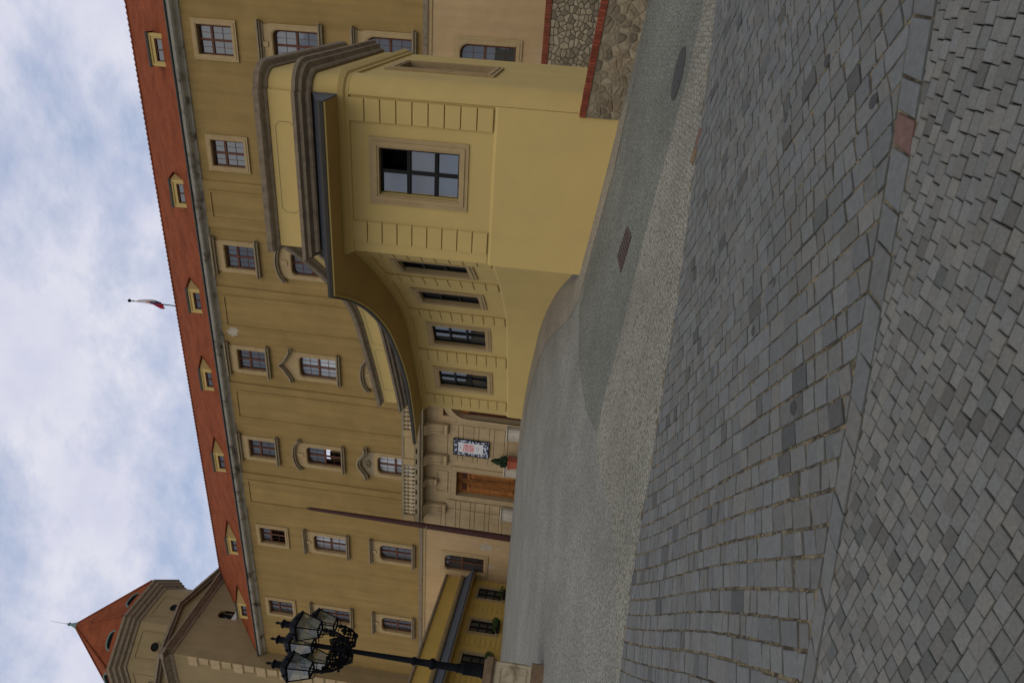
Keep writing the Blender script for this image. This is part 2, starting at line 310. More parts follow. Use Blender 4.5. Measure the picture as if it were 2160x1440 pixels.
def thing(name, label, cat, loc=(0, 0, 0), group=None):
    o = bpy.data.objects.new(name, None); o.empty_display_size = .2; C.objects.link(o); o['base'] = loc; return tag(o, label, cat, group)
def box(name, mt, parent, fr, *a, **k): return MB().box(fr, *a, **k).build(name, mt, parent)
def lin(a, b, n): return [a+(b-a)*i/n for i in range(n+1)]
def cat_rom(P, n):
    out = []
    for i in range(len(P)-1):
        p0 = np.array(P[max(0, i-1)]); p1 = np.array(P[i]); p2 = np.array(P[i+1]); p3 = np.array(P[min(len(P)-1, i+2)])
        for k in range(n):
            t = k/n; out.append(tuple(.5*((2*p1)+(-p0+p2)*t+(2*p0-5*p1+4*p2-p3)*t*t+(-p0+3*p1-3*p2+p3)*t**3)))
    out.append(tuple(P[-1])); return out
def wallgrid(fr, aa, zz, holes, depth=.3):
    A = sorted(set([round(x, 4) for x in aa]+[round(x, 4) for h in holes for x in h[:2]])); Z = sorted(set([round(x, 4) for x in zz]+[round(x, 4) for h in holes for x in h[2:]]))
    b = MB(); idx = {}
    def vid(i, j):
        if (i, j) not in idx: idx[(i, j)] = len(b.v); b.v.append(fr.pt(A[i], 0, Z[j]))
        return idx[(i, j)]
    for i in range(len(A)-1):
        for j in range(len(Z)-1):
            ca, cz = (A[i]+A[i+1])/2, (Z[j]+Z[j+1])/2
            if any(h[0] < ca < h[1] and h[2] < cz < h[3] for h in holes): continue
            b.f.append((vid(i, j), vid(i+1, j), vid(i+1, j+1), vid(i, j+1)))
    for h in holes:
        a0, a1, z0, z1 = h
        for (p, q) in (((a0, z0), (a0, z1)), ((a0, z1), (a1, z1)), ((a1, z1), (a1, z0)), ((a1, z0), (a0, z0))):
            b.add([fr.pt(p[0], 0, p[1]), fr.pt(q[0], 0, q[1]), fr.pt(q[0], -depth, q[1]), fr.pt(p[0], -depth, p[1])], [(0, 1, 2, 3)])
    return b

# ------------------------------------------------------------------ terrain height
CP = np.array([(0, 0, -1.65), (3, -1, -1.80), (-3, -1, -1.50), (-5, 3, -1.2), (2.5, 6, -1.45), (-1.43, 16.64, -.65), (-5.5, 16.7, -.11), (-7.02, 19.21, .48), (-8.97, 21.62, .95),
    (-11.02, 23.2, 1.26), (-13.2, 24.39, 1.52), (-15.75, 25.52, 1.71), (-30.4, 40, 2.74), (-36, 40, 2.78), (-47, 40, 2.72), (-20, 40, 2.74), (-12.33, 9.78, -.23), (-38.75, 34.4, 2.37),
    (-37.1, 29.7, 2.04), (1.03, 15.74, -.87), (5, 15, -1.1), (-24, 22, 1.15), (-30, 15, .9)])
def _U(r): return np.where(r > 1e-9, r*r*np.log(np.maximum(r, 1e-9)), 0)
n_ = len(CP); A_ = np.zeros((n_+3, n_+3)); A_[:n_, :n_] = _U(np.hypot(CP[:, None, 0]-CP[None, :, 0], CP[:, None, 1]-CP[None, :, 1]))+np.eye(n_)*2
A_[:n_, n_] = 1; A_[:n_, n_+1:] = CP[:, :2]; A_[n_:, :n_] = A_[:n_, n_:].T
W_ = np.linalg.solve(A_, np.r_[CP[:, 2], 0, 0, 0])
def gz(x, y):
    x = min(max(x, -48), 8); y = min(max(y, -3), 41); r = np.hypot(x-CP[:, 0], y-CP[:, 1])
    z = float(_U(r)@W_[:n_]+W_[n_]+W_[n_+1]*x+W_[n_+2]*y)
    k = min(1, max(0, (x+2.5)/2.5))*min(1, max(0, (y-17.2)/2.5))       # the sunken yard east of the wing
    return z*(1-k)+(-1.6)*k

# ------------------------------------------------------------------ ground
def gridsheet(name, xs, ys, mt, dz, parent=None):
    b = MB(); nx, ny = len(xs), len(ys)
    b.v = [(x, y, gz(x, y)+dz) for y in ys for x in xs]; b.f = [(j*nx+i, j*nx+i+1, (j+1)*nx+i+1, (j+1)*nx+i) for j in range(ny-1) for i in range(nx-1)]
    return b.build(name, mt, parent, smooth=True)
xs = [-900, -300, -120, -70]+lin(-52, 10, 90)+[16, 40, 120, 300, 900]; ys = [-900, -300, -100, -40, -15]+lin(-5, 42, 76)+[60, 120, 300, 900]
g = gridsheet('plaza_ground', xs, ys, P_PLAZA, -.014); g['kind'] = 'structure'
def strip(name, A, B, mt, dz, n=6, m=60):
    def res(P):
        P = np.array(P, float); s = np.r_[0, np.cumsum(np.hypot(*np.diff(P, axis=0).T))]; t = np.linspace(0, s[-1], m); return np.c_[np.interp(t, s, P[:, 0]), np.interp(t, s, P[:, 1])]
    a, bb = res(A), res(B); b = MB()
    for i in range(m):
        for k in range(n+1):
            q = a[i]*(1-k/n)+bb[i]*k/n; b.v.append((q[0], q[1], gz(q[0], q[1])+dz))
    b.f = [(i*(n+1)+k, (i+1)*(n+1)+k, (i+1)*(n+1)+k+1, i*(n+1)+k+1) for i in range(m-1) for k in range(n)]
    o = b.build(name, mt, None, smooth=True); o['kind'] = 'structure'; return o
L3 = [(4, 10.6), (2, 9.5), (.61, 8.5), (-.27, 8.0), (-1.27, 7.5), (-2.37, 6.85), (-3.11, 6.52), (-3.6, 6.35), (-4.12, 6.1), (-4.75, 5.85), (-5.3, 5.65), (-5.74, 5.42), (-6.3, 5.05), (-8, 4.0)]
L4 = [(4, 10.9), (2, 10.0), (.66, 9.35), (-.33, 9.35), (-1.51, 9.7), (-2.89, 9.95), (-4.57, 9.9), (-5.6, 10.0), (-6.2, 9.8), (-6.35, 9.2), (-6.2, 8.3), (-6.0, 7.5), (-5.95, 6.4), (-6.45, 5.3)]
SW = [(-1.0, 15.65), (-1.57, 15.7), (-2.52, 15.55), (-4.27, 15.75), (-5.0, 15.75), (-5.9, 15.75), (-6.9, 16.6), (-7.8, 17.9), (-9.4, 20.0), (-11.6, 21.9), (-14, 23.3), (-17, 24.4)]
strip('pale_sett_band', L3[:-1]+[(-6.6, 4.9)], L4, P_PALE, -.002)
strip('dark_sett_band', [(4, 10.5), (.66, 8.9), (-1.51, 9.2), (-2.89, 9.5), (-4.57, 9.5), (-5.6, 9.6), (-6.25, 9.9)], [(4.5, 14.2), (1.2, 15.55), (-1.0, 15.65), (-2.52, 15.55), (-5.0, 15.75), (-6.1, 15.4), (-6.75, 13.6), (-6.75, 11.6)], P_DARK, -.008)
strip('wall_walkway', SW, [(-1.2, 16.6), (-1.6, 16.6), (-2.52, 16.6), (-4.27, 16.6), (-5.3, 16.6), (-5.55, 16.6), (-6.0, 17.3), (-7.2, 19.6), (-9.5, 22.1), (-12, 23.7), (-15, 25.1), (-17, 25.9)], P_WALK, -.004)

# --- stones of the old road and the setts
def clip(poly, p, n):           # keep the side where (q-p).n >= 0
    out = []; k = len(poly)
    for i in range(k):
        a, b = poly[i], poly[(i+1) % k]; da = (a[0]-p[0])*n[0]+(a[1]-p[1])*n[1]; db = (b[0]-p[0])*n[0]+(b[1]-p[1])*n[1]
        if da >= 0: out.append(a)
        if da*db < 0: t = da/(da-db); out.append((a[0]+(b[0]-a[0])*t, a[1]+(b[1]-a[1])*t))
    return out
def area(p): return .5*abs(sum(p[i][0]*p[(i+1) % len(p)][1]-p[(i+1) % len(p)][0]*p[i][1] for i in range(len(p))))
def inset(p, d):
    c = np.mean(p, axis=0); out = []
    for q in p:
        v = np.array(q)-c; l = np.hypot(*v); out.append(tuple(c+v*max(.2, (l-d)/l)))
    return out
def stone(b, poly, h, col, gap, bev, tilt=.02):
    p0 = inset(poly, gap); p1 = inset(p0, bev); p2 = inset(p0, bev*2.6); n = len(poly); c = np.mean(poly, axis=0); z = gz(*c)
    gx = (gz(c[0]+.1, c[1])-z)*10+random.uniform(-tilt, tilt); gy = (gz(c[0], c[1]+.1)-z)*10+random.uniform(-tilt, tilt)
    Z = lambda q, d: (q[0], q[1], z+gx*(q[0]-c[0])+gy*(q[1]-c[1])+d)
    v = [Z(q, -.03) for q in p0]+[Z(q, h-bev*.9) for q in p0]+[Z(q, h-bev*.2) for q in p1]+[Z(q, h) for q in p2]
    f = [(r*n+i, r*n+(i+1) % n, (r+1)*n+(i+1) % n, (r+1)*n+i) for r in range(3) for i in range(n)]+[tuple(3*n+i for i in range(n))]
    b.add(v, f, col)
SN0, SN1 = np.array((.30, 3.47)), np.array((-2.62, 2.34)); SF0, SF1 = np.array((.32, 3.68)), np.array((-2.58, 2.46))
def nrm(a, b): d = b-a; d /= np.hypot(*d); return np.array((d[1], -d[0]))       # direction right->left: normal points away from the camera
nS = nrm(SN0, SN1); nF = nrm(SF0, SF1)
if nS[1] < 0: nS = -nS
if nF[1] < 0: nF = -nF
L3a = np.array(L3)
def l3clip(poly):
    c = np.mean(poly, axis=0); best = None
    for i in range(len(L3a)-1):
        a, b = L3a[i], L3a[i+1]; d = b-a; f = np.clip((c-a)@d/(d@d), 0, 1); e = np.hypot(*(a+d*f-c))
        if best is None or e < best[0]: nn = np.array((d[1], -d[0])); nn /= np.hypot(*nn); best = (e, a, nn if nn[1] < 0 else -nn)
    return clip(poly, best[1], best[2])
def vis(c, z):
    v = Vector((c[0], c[1], z)); d = v.dot(fw)
    if d < .3: return None
    x = v.dot(dn)/d*1350+1080; y = 720-v.dot(rt)/d*1350; return x, y, d
def greytint(lo, hi, warm=.04):
    k = random.uniform(lo, hi); w = random.uniform(-warm, warm); return (k*(1+w), k, k*(1-w))
def lay(polys, h, gap, bev, mt, parent, name, tints, limit=295, tilt=.02):
    vs_ = []; rest = MB()
    for p in polys:
        c = np.mean(p, axis=0); q = vis(c, gz(*c)); size = -1
        if q and -20 < q[0] < 2190 and -20 < q[1] < 1460: size = area(p)/q[2]**3
        vs_.append((size, p))
    vs_.sort(key=lambda t: -t[0])
    for k, (sz, p) in enumerate(vs_):
        col = tints()
        hh = h+random.uniform(-.004, .004)
        if k < limit and sz > 0:
            b = MB(); stone(b, p, hh, col, gap, bev, tilt); b.build(name, mt, parent)
        else: stone(rest, p, hh, col, gap, bev, tilt)
    o = rest.build(name+'_field', mt, parent); o['kind'] = 'stuff'
road = gridsheet('stone_road', lin(-9, 4, 65), lin(1.0, 11, 50), M_JOINT, -.001)
# trim the bed to the road area
def trim(o, keep):
    b = bmesh.new(); b.from_mesh(o.data); dead = [f for f in b.faces if not keep(f.calc_center_median())]
    bmesh.ops.delete(b, geom=dead, context='FACES'); b.to_mesh(o.data); b.free()
def in_road(c, e=.0): return (np.array((c.x, c.y))-SF0)@nF > -.25 and np.interp(-c.x, -L3a[:, 0], L3a[:, 1])+.05 > c.y
trim(road, in_road); road['kind'] = 'structure'
ct, st = math.cos(R(137.5)), math.sin(R(137.5)); T = np.array((ct, st)); Nn = np.array((st, -ct))
polys = []; moss = MB()
org = np.array((-2.24, 2.70)); i = -46
off = -46*.145
while off < 7.5:
    wd = random.uniform(.125, .16); a = -3.2+random.uniform(0, .15)
    while a < 8.5:
        ln = random.choice([.09, .10, .11, .12, .13, .15, .17, .2])*random.uniform(.9, 1.15)
        sk = random.uniform(-.012, .012); q = []
        for (da, do) in ((.004, 0), (ln-.004, 0), (ln-.004, wd), (.004, wd)):
            aa = a+da+(sk if do else 0)+.025*math.sin(off*3+a*.5); q.append(tuple(org+T*(aa+random.uniform(-.007, .007))+Nn*(off+do+.03*math.sin(a*1.3+off*.7)+random.uniform(-.004, .004))))
        a += ln
        c = np.mean(q, axis=0)
        if c[0] < -8.5 or c[0] > 3.6 or c[1] > 10.8: continue
        p = clip(q, SF0+nF*.012, nF)
        if len(p) > 2: p = l3clip(p)
        if len(p) > 2 and area(p) > .0012:
            polys.append(p)
            if c[1] < 6.5 and random.random() < .8:
                A1, B1 = np.array(q[3]), np.array(q[2])
                for _ in range(random.choice([0, 2, 4, 7])):
                    e = A1+(B1-A1)*random.random()+Nn*random.gauss(.004, .006); z_ = gz(*e); w_ = random.uniform(.004, .011); a_ = random.uniform(0, 6.3)
                    moss.add([(e[0]+w_*math.cos(a_+k*2.1), e[1]+w_*math.sin(a_+k*2.1), z_+.001) for k in range(3)]+[(e[0], e[1], z_+random.uniform(.008, .018))], [(0, 1, 3), (1, 2, 3), (2, 0, 3)])
    off += wd+random.uniform(.003, .014)
mo = moss.build('joint_moss', M_MOSS, road, fix=False); mo['kind'] = 'stuff'
def road_tint():
    r = random.random()
    if r < .05: return greytint(.52, .68)
    t = greytint(.84, 1.14, .035); return t
lay(polys, .012, .005, .006, M_ROAD, road, 'road_stone', road_tint, tilt=.03)
sett = gridsheet('sett_pavement', lin(-5, 3, 44), lin(-.6, 4.2, 26), M_JOINTD, -.008)
trim(sett, lambda c: (np.array((c.x, c.y))-SN0)@nS < .22); sett['kind'] = 'structure'
T = np.array((1., 0.)); Nn = np.array((0., 1.)); polys = []; off = -1.6; row = 0
while off < 2.6:
    wd = random.uniform(.060, .067); a = -3.2+(row % 2)*.042+random.uniform(-.012, .012)
    while a < 2.2:
        ln = random.uniform(.076, .092); q = []
        for (da, do) in ((0, 0), (ln, 0), (ln, wd), (0, wd)):
            aa = a+da+random.uniform(-.003, .003)+.085*(off+do); xx = aa-.8; q.append(tuple(np.array((-.8, 2.4))+T*aa+Nn*(off+do+.12*xx+.0375*xx*xx+random.uniform(-.002, .002))))
        a += ln; p = clip(q, SN0-nS*.006, -nS)
        c = np.mean(q, axis=0)
        if c[1] < .6 or c[0] < -3.6 or c[0] > 1.3: continue
        if len(p) > 2 and area(p) > .0008: polys.append(p)
    off += wd; row += 1
lay(polys, .010, .0035, .0045, M_SETT, sett, 'sett', lambda: greytint(.62, .72) if random.random() < .06 else greytint(.84, 1.16, .03), tilt=.018)
# the row of kerb slabs between them
D = SN1-SN0; Ls = np.hypot(*D); D /= Ls; a = -1.3
kerb = MB(); e0 = []
slabs = thing('kerb_slab_row', 'single row of flat grey slabs between small setts and stone road', 'kerb')
while a < Ls+1.6:
    ln = random.uniform(.17, .30)
    if a < .53 < a+ln+.1: ln = .53-a
    red = abs(a-.53) < .001
    if red: ln = .165
    b = MB(); f = lambda s, k: tuple((SN0+D*s)*(1-k)+(SF0+(SF1-SF0)*(s/Ls))*k)
    q = [f(a+.004, .03), f(a+ln-.004, .03), f(a+ln-.004+random.uniform(-.02, .02), .97), f(a+.004, .97)]
    stone(b, q, .014+random.uniform(-.003, .003), (1, 1, 1) if red else greytint(.88, 1.12, .04), .004, .006, .012)
    o = b.build('slab', M_RED if red else M_ROAD, slabs)
    if red: o['label'] = 'rust red slab in the grey kerb row'
    a += ln
for (x, y) in ((-1.83, 3.45), (.03, 4.55), (-1.35, 4.3), (-.35, 5.0), (-1.8, 5.6), (-1.75, 4.4), (-.15, 3.75)):
    MB().lathe((x, y, gz(x, y)), [(.042, 0), (.042, .012), (.034, .0165), (.0, .0168)], 12, cap=False).build('iron_stud', M_MAN, road)
for k, (q, m_) in enumerate(((((-.72, 7.62), (-.72, 7.78), (-.92, 7.84), (-.92, 7.68)), M_RED), (((-.94, 7.66), (-.94, 7.84), (-1.12, 7.88), (-1.12, 7.70)), M_PEDB))):
    b = MB(); stone(b, [tuple(p) for p in q], .016, (1, 1, 1), .004, .006); b.build('repair_slab', m_, road)
def disc(name, mt, cx, cy, r, dz, label, cat):
    b = MB(); n = 40
    v = [(cx+r*math.cos(2*math.pi*k/n)*s, cy+r*math.sin(2*math.pi*k/n)*s, gz(cx, cy)+(gz(cx+.2, cy)-gz(cx, cy))*5*r*s*math.cos(2*math.pi*k/n)+(gz(cx, cy+.2)-gz(cx, cy))*5*r*s*math.sin(2*math.pi*k/n)+d) for s, d in ((1, -.02), (1, dz), (.93, dz), (.92, dz-.006), (.9, dz)) for k in range(n)]
    b.add(v, [(i*n+k, i*n+(k+1) % n, (i+1)*n+(k+1) % n, (i+1)*n+k) for i in range(4) for k in range(n)]+[tuple(4*n+k for k in range(n))])
    return tag(b.build(name, mt), label, cat)
mh = disc('manhole_cover', M_MAN, -.24, 10.15, .36, .003, 'round dark iron manhole cover in the dark setts before the rubble wall', 'manhole cover')
for k in (-1, 1):
    x, y = -.24+.09*k, 10.15+.2*k; MB().lathe((x, y, gz(x, y)-.004), [(.018, 0), (.018, .010)], 8).build('lifting_hole', M_INT, mh)
gr = MB(); P = [hp for hp in ((-2.92, 11.1), (-2.92, 11.85), (-3.62, 12.15), (-3.66, 11.35))]
zz = [gz(*p)+.008 for p in P]; gr.add([(*p, z-.05) for p, z in zip(P, zz)]+[(*p, z) for p, z in zip(P, zz)], [(0, 3, 2, 1), (4, 5, 6, 7)]+[(i, (i+1) % 4, 4+(i+1) % 4, 4+i) for i in range(4)])
gro = tag(gr.build('drain_grate', M_GRATE), 'rectangular rusty brown drain cover beside the yellow pavilion corner', 'drain cover')
for k in range(1, 8):
    f = k/8; p = np.array(P[0])*(1-f)+np.array(P[3])*f; q = np.array(P[1])*(1-f)+np.array(P[2])*f
    MB().tube([(*p, gz(*p)+.012), (*q, gz(*q)+.012)], .012, 6).build('grate_bar', M_GRATE, gro)

# ------------------------------------------------------------------ windows
def rrect(a0, a1, z0, z1, r, n=5):
    p = [(a0, z0), (a1, z0), (a1, z1-r)]
    if r > 0: p += [(a1-r+r*math.cos(t), z1-r+r*math.sin(t)) for t in [math.pi/2*k/n for k in range(1, n)]]
    p += [(a1-r, z1), (a0+r, z1)]
    if r > 0: p += [(a0+r+r*math.cos(t), z1-r+r*math.sin(t)) for t in [math.pi/2+math.pi/2*k/n for k in range(1, n)]]
    return p+[(a0, z1-r)]
def router(a0, a1, z0, z1, r, n=5):
    p = [(a0, z0), (a1, z0), (a1, z1-r)]
    if r > 0: p += [(a1, z1-r+r*k/n) if k*2 < n else (a1-r*(2*k-n)/n, z1) for k in range(1, n)]
    p += [(a1-r, z1), (a0+r, z1)]
    if r > 0: p += [(a0+r-r*(2*k)/n, z1) if k*2 < n else (a0, z1-r*(2*k-n)/n) for k in range(1, n)]
    return p+[(a0, z1-r)]
def window(par, fr, ac, z0, z1, w, trans, cols=4, sub=(1, 1), sw=.28, r=0, mw=M_WOOD, g=G_SKY, so=.10, hood=None, sill=None, rec=-.2, fb=.07, thick=.10, open_=None, glasses=None, ms=M_SURR):
    a0, a1 = ac-w/2, ac+w/2; b = MB(); tb = .022
    b.ring(fr, rrect(a0, a1, z0, z1, r), rrect(a0+fb, a1-fb, z0+fb, z1-fb, max(0, r-fb*.6)), rec-.04, rec+.05)
    zt = [z0+fb]+[z0+(z1-z0)*t for t in trans]+[z1-fb]
    for t in trans: z = z0+(z1-z0)*t; b.box(fr, a0+fb, a1-fb, rec-.03, rec+.06, z-thick/2, z+thick/2)
    b.box(fr, ac-thick/2, ac+thick/2, rec-.025, rec+.055, z0+fb, z1-fb)
    lights = []
    for k in range(len(zt)-1):
        za = zt[k]+(thick/2 if k else 0); zb = zt[k+1]-(thick/2 if k < len(zt)-2 else 0)
        for (x0, x1) in ((a0+fb, ac-thick/2), (ac+thick/2, a1-fb)):
            lights.append((x0, x1, za, zb))
            if cols == 4: b.box(fr, (x0+x1)/2-tb/2, (x0+x1)/2+tb/2, rec-.01, rec+.02, za, zb)
            for q in range(1, sub[min(k, len(sub)-1)]): z = za+(zb-za)*q/sub[min(k, len(sub)-1)]; b.box(fr, x0, x1, rec-.008, rec+.018, z-tb/2, z+tb/2)
    o = b.build('window', mw, par)
    for k, (x0, x1, za, zb) in enumerate(lights):
        gm = (glasses or {}).get(k, g)
        if open_ and k in open_:
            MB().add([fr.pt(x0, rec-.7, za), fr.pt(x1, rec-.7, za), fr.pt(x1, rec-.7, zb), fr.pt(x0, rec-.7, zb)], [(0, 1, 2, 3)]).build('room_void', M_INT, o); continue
        MB().box(fr, x0-.01, x1+.01, rec-.016, rec-.006, za-.01, zb+.01).build('pane', gm, o)
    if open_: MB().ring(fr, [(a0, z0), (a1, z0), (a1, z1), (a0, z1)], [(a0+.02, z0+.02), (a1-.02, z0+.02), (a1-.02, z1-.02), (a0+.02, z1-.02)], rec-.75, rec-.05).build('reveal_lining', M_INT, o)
    if sw:
        MB().ring(fr, router(a0-sw, a1+sw, z0-(0 if sill else sw*.9), z1+sw, r), rrect(a0+.02, a1-.02, z0+.02, z1-.02, r), 0, so, back=rec).build('stone_surround', ms, o)
        e = sw*.35; MB().ring(fr, router(a0-sw*.55, a1+sw*.55, z0-(0 if sill else sw*.5), z1+sw*.55, r), rrect(a0-.03, a1+.03, z0-.03, z1+.03, r), so-.02, so+.025).build('surround_moulding', ms, o)
    if sill: s_ = MB().box(fr, a0-sill, a1+sill, 0, .30, z0-.12, z0-.02).box(fr, a0-sill+.06, a1+sill-.06, 0, .2, z0-.26, z0-.12).build('sill', M_STONE, o)
    if hood: HOODS[hood](fr, ac, z1, w, sw, o)
    return o
def h_flat(fr, ac, z1, w, sw, o):
    h = w/2+sw+.16; z = z1+.78; MB().box(fr, ac-h, ac+h, 0, .34, z, z+.10).box(fr, ac-h+.06, ac+h-.06, 0, .24, z-.1, z).box(fr, ac-h+.14, ac+h-.14, 0, .12, z-.22, z-.1).build('hood', M_STONE, o)
    MB().box(fr, ac-h+.22, ac+h-.22, 0, .07, z1+sw+.01, z-.22).box(fr, ac-.14, ac+.14, .0, .16, z1+sw*.9, z-.22).build('hood_panel', M_SURR, o)
def h_strip(fr, ac, z1, w, sw, o):
    h = w/2+sw+.24; z = z1+.74; MB().box(fr, ac-h, ac+h, 0, .34, z, z+.12).box(fr, ac-h+.05, ac+h-.05, 0, .22, z-.14, z).build('hood', M_STONE, o)
    MB().box(fr, ac-h+.3, ac+h-.3, 0, .06, z1+sw+.01, z-.14).build('hood_panel', M_SURR, o)
def curve_hood(pts):
    def f(fr, ac, z1, w, sw, o):
        P = cat_rom([(ac+x, z1+z) for x, z in pts], 6); MB().ribbon(fr, P, .12, 0, .36).ribbon(fr, [(a, z-.13) for a, z in P], .13, 0, .24).build('hood', M_STONE, o)
        q = [(ac-w/2-sw+.02, z1+sw+.012)]+[(a, z-.13) for a, z in P if abs(a-ac) < w/2+sw]+[(ac+w/2+sw-.02, z1+sw+.012)]
        MB().prism(fr, q[::-1], 0, .07).box(fr, ac-.16, ac+.16, .02, .15, z1+sw*.8, z1+sw+.4).build('hood_panel', M_SURR, o)
    return f
def h_ogee(fr, ac, z1, w, sw, o):
    Lh = cat_rom([(ac-1.35, z1+.62), (ac-1.05, z1+.68), (ac-.55, z1+.98), (ac-.22, z1+1.22), (ac, z1+1.5)], 5); Rh = [(2*ac-a, z) for a, z in Lh[::-1]]
    MB().ribbon(fr, Lh, .12, 0, .36).ribbon(fr, Rh, .12, 0, .36).ribbon(fr, [(a, z-.12) for a, z in Lh], .12, 0, .22).ribbon(fr, [(a, z-.12) for a, z in Rh], .12, 0, .22).build('hood', M_STONE, o)
    MB().prism(fr, ([(ac-w/2-sw, z1+sw)]+[(a, z-.12) for a, z in Lh[2:]]+[(a, z-.12) for a, z in Rh[1:-2]]+[(ac+w/2+sw, z1+sw)])[::-1], 0, .06).build('hood_panel', M_SURR, o)
def h_wave(fr, ac, z1, w, sw, o):
    P = cat_rom([(ac-1.5, z1+.95), (ac-1.1, z1+.92), (ac-.75, z1+1.12), (ac-.35, z1+1.42), (ac, z1+1.5), (ac+.35, z1+1.42), (ac+.75, z1+1.12), (ac+1.1, z1+.92), (ac+1.5, z1+.95)], 5)
    MB().ribbon(fr, P, .14, 0, .42).ribbon(fr, [(a, z-.16) for a, z in P], .16, 0, .28).build('hood', M_STONE, o)
    MB().prism(fr, [(ac-w/2-sw, z1+sw), (ac+w/2+sw, z1+sw), (ac+1.0, z1+.8), (ac+.45, z1+1.2), (ac, z1+1.34), (ac-.45, z1+1.2), (ac-1.0, z1+.8)], 0, .08).build('hood_panel', M_STONE, o)
    b = MB()
    for k in range(14):
        t = k*2.4; r = .06*math.sqrt(k+1); x, z = ac+r*1.5*math.cos(t), z1+.78+r*math.sin(t)
        p = fr.pt(x, .12, z); b.lathe((p[0], p[1], p[2]-.06), [(.02, 0), (.085, .04), (.085, .08), (.02, .12)], 7)
    b.build('carved_cartouche', M_STONE, o)
HOODS = {'flat': h_flat, 'strip': h_strip, 'segment': curve_hood([(-1.35, .50), (-1.1, .72), (-.7, .92), (0, 1.02), (.7, .92), (1.1, .72), (1.35, .50)]), 'ogee': h_ogee, 'wave': h_wave}

# ------------------------------------------------------------------ palace
FP = Fr((0, 40, 0), (1, 0))
pal = thing('palace', 'long yellow palace with red tiled roof and four storeys of windows', 'palace', (-22, 40, 2.7))
COL = dict(A=-1.03, B=-7.68, C=-14.65, D=-22.6, E=-30.5, F=-39.4, G=-47.75); WW = 1.68
holes = []
for k, x in COL.items():
    holes.append((x-WW/2, x+WW/2, 21.87, 24.12)); holes.append((x-WW/2, x+WW/2, 16.5, 19.35)); holes.append((x-WW/2, x+WW/2, 10.85, 13.6))
lower = []
for k in 'ABFG': lower.append((COL[k]-WW/2, COL[k]+WW/2, 4.75, 8.05))
door = (-32.35, -30.05, 2.2, 7.33); arch = (-25.3, -19.9, 2.2, 8.5)
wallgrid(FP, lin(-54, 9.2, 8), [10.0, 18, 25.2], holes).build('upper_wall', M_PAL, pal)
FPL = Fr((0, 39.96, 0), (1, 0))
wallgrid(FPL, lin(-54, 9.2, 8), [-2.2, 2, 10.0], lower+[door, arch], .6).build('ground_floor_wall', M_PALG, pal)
MB().box(FP, 9.2, 9.21, -18, 0, -2, 25.2).box(FP, -54, 9.2, -18, -17.9, 0, 25.2).build('rear_wall', M_PAL, pal)
box('string_course', M_CORN, pal, FP, -54, 9.2, -.05, .16, 9.93, 10.22); box('string_course_fillet', M_SURR, pal, FP, -54, 9.2, -.05, .09, 9.70, 9.93)
# pilasters with framed panels
for (p0, p1) in ((-12.65, -9.5), (-20.6, -16.9), (-28.35, -24.65), (-36.6, -33.0)):
    b = MB().box(FP, p0, p1, -.02, .10, 10.25, 25.03); b.build('pilaster', M_PAL, pal)
    q = [(p0+.62, 10.9), (p1-.62, 10.9), (p1-.62, 24.65), (p0+.62, 24.65)]; q2 = [(p0+.74, 11.02), (p1-.74, 11.02), (p1-.74, 24.53), (p0+.74, 24.53)]
    MB().ring(FP, q, q2, .08, .16).build('panel_moulding', M_PAL, pal)
for k, x in COL.items():
    mid = k in 'CDE'
    op = {1, 0} if k == 'F' else None
    window(pal, FP, x, 21.87, 24.12, WW, [.62], sub=(2, 1), sw=.30, fb=.11, thick=.14, sill=.5 if mid else None, hood='strip' if mid else None, open_=op, g=G_SKY)
    window(pal, FP, x, 16.5, 19.35, WW, [.5], sub=(2, 2), sw=.30, r=.32, fb=.11, thick=.14, sill=.46, hood={'A': 'flat', 'B': 'flat', 'C': 'segment', 'D': 'ogee', 'E': 'segment', 'F': 'flat', 'G': 'flat'}[k],
           g=G_CURT if k in 'DF' else G_SKY, open_={0, 1} if k == 'E' else None)
    window(pal, FP, x, 10.85, 13.6, WW, [.5], sub=(2, 2), sw=.30, r=.42, fb=.11, thick=.14, sill=.46, hood={'D': 'segment', 'E': 'wave'}.get(k, 'flat'), g=G_CURT if k in 'E' else G_SKY)
for k in 'ABFG':
    window(pal, FPL, COL[k], 4.75, 8.05, WW, [.56], sub=(3, 2), sw=.36, r=.45, fb=.11, thick=.13, so=.06, ms=M_SURR)
# eave
b = MB().sweep(FP, [(-.02, 25.02), (.08, 25.05), (.13, 25.12), (.24, 25.20), (.40, 25.27), (.50, 25.36), (.52, 25.48), (.52, 25.54), (-.02, 25.54)], lin(-53.9, 9.2, 20)); b.build('eave_cornice', M_EAVE, pal)
MB().sweep(FP, [(.48, 25.55), (.58, 25.55), (.62, 25.60), (.59, 25.66), (.48, 25.64)], lin(-54, 9.2, 20)).build('gutter', M_GUT, pal)
roof = MB().add([(-54.0, 39.45, 25.6), (9.6, 39.45, 25.6), (9.6, 48, 34.05), (-54.0, 48, 34.05), (-54, 56.6, 25.6), (9.6, 56.6, 25.6)], [(0, 1, 2, 3), (3, 2, 5, 4)]).build('roof', M_ROOF, pal)
rt_me = MB().tube([(0, 0, 0), (.17, 0, .012), (.36, 0, .03), (.40, 0, .03)], [.13, .13, .16, .16], 8).mesh('ridge_tile', M_ROOF)
x = -53.8
rb = MB()
while x < 9:
    rb.tube([(x, 48, 34.02), (x+.2, 48, 34.03), (x+.40, 48, 34.05)], [.12, .13, .17], 6); x += .38
rb.build('ridge_tile_row', M_ROOF, roof)
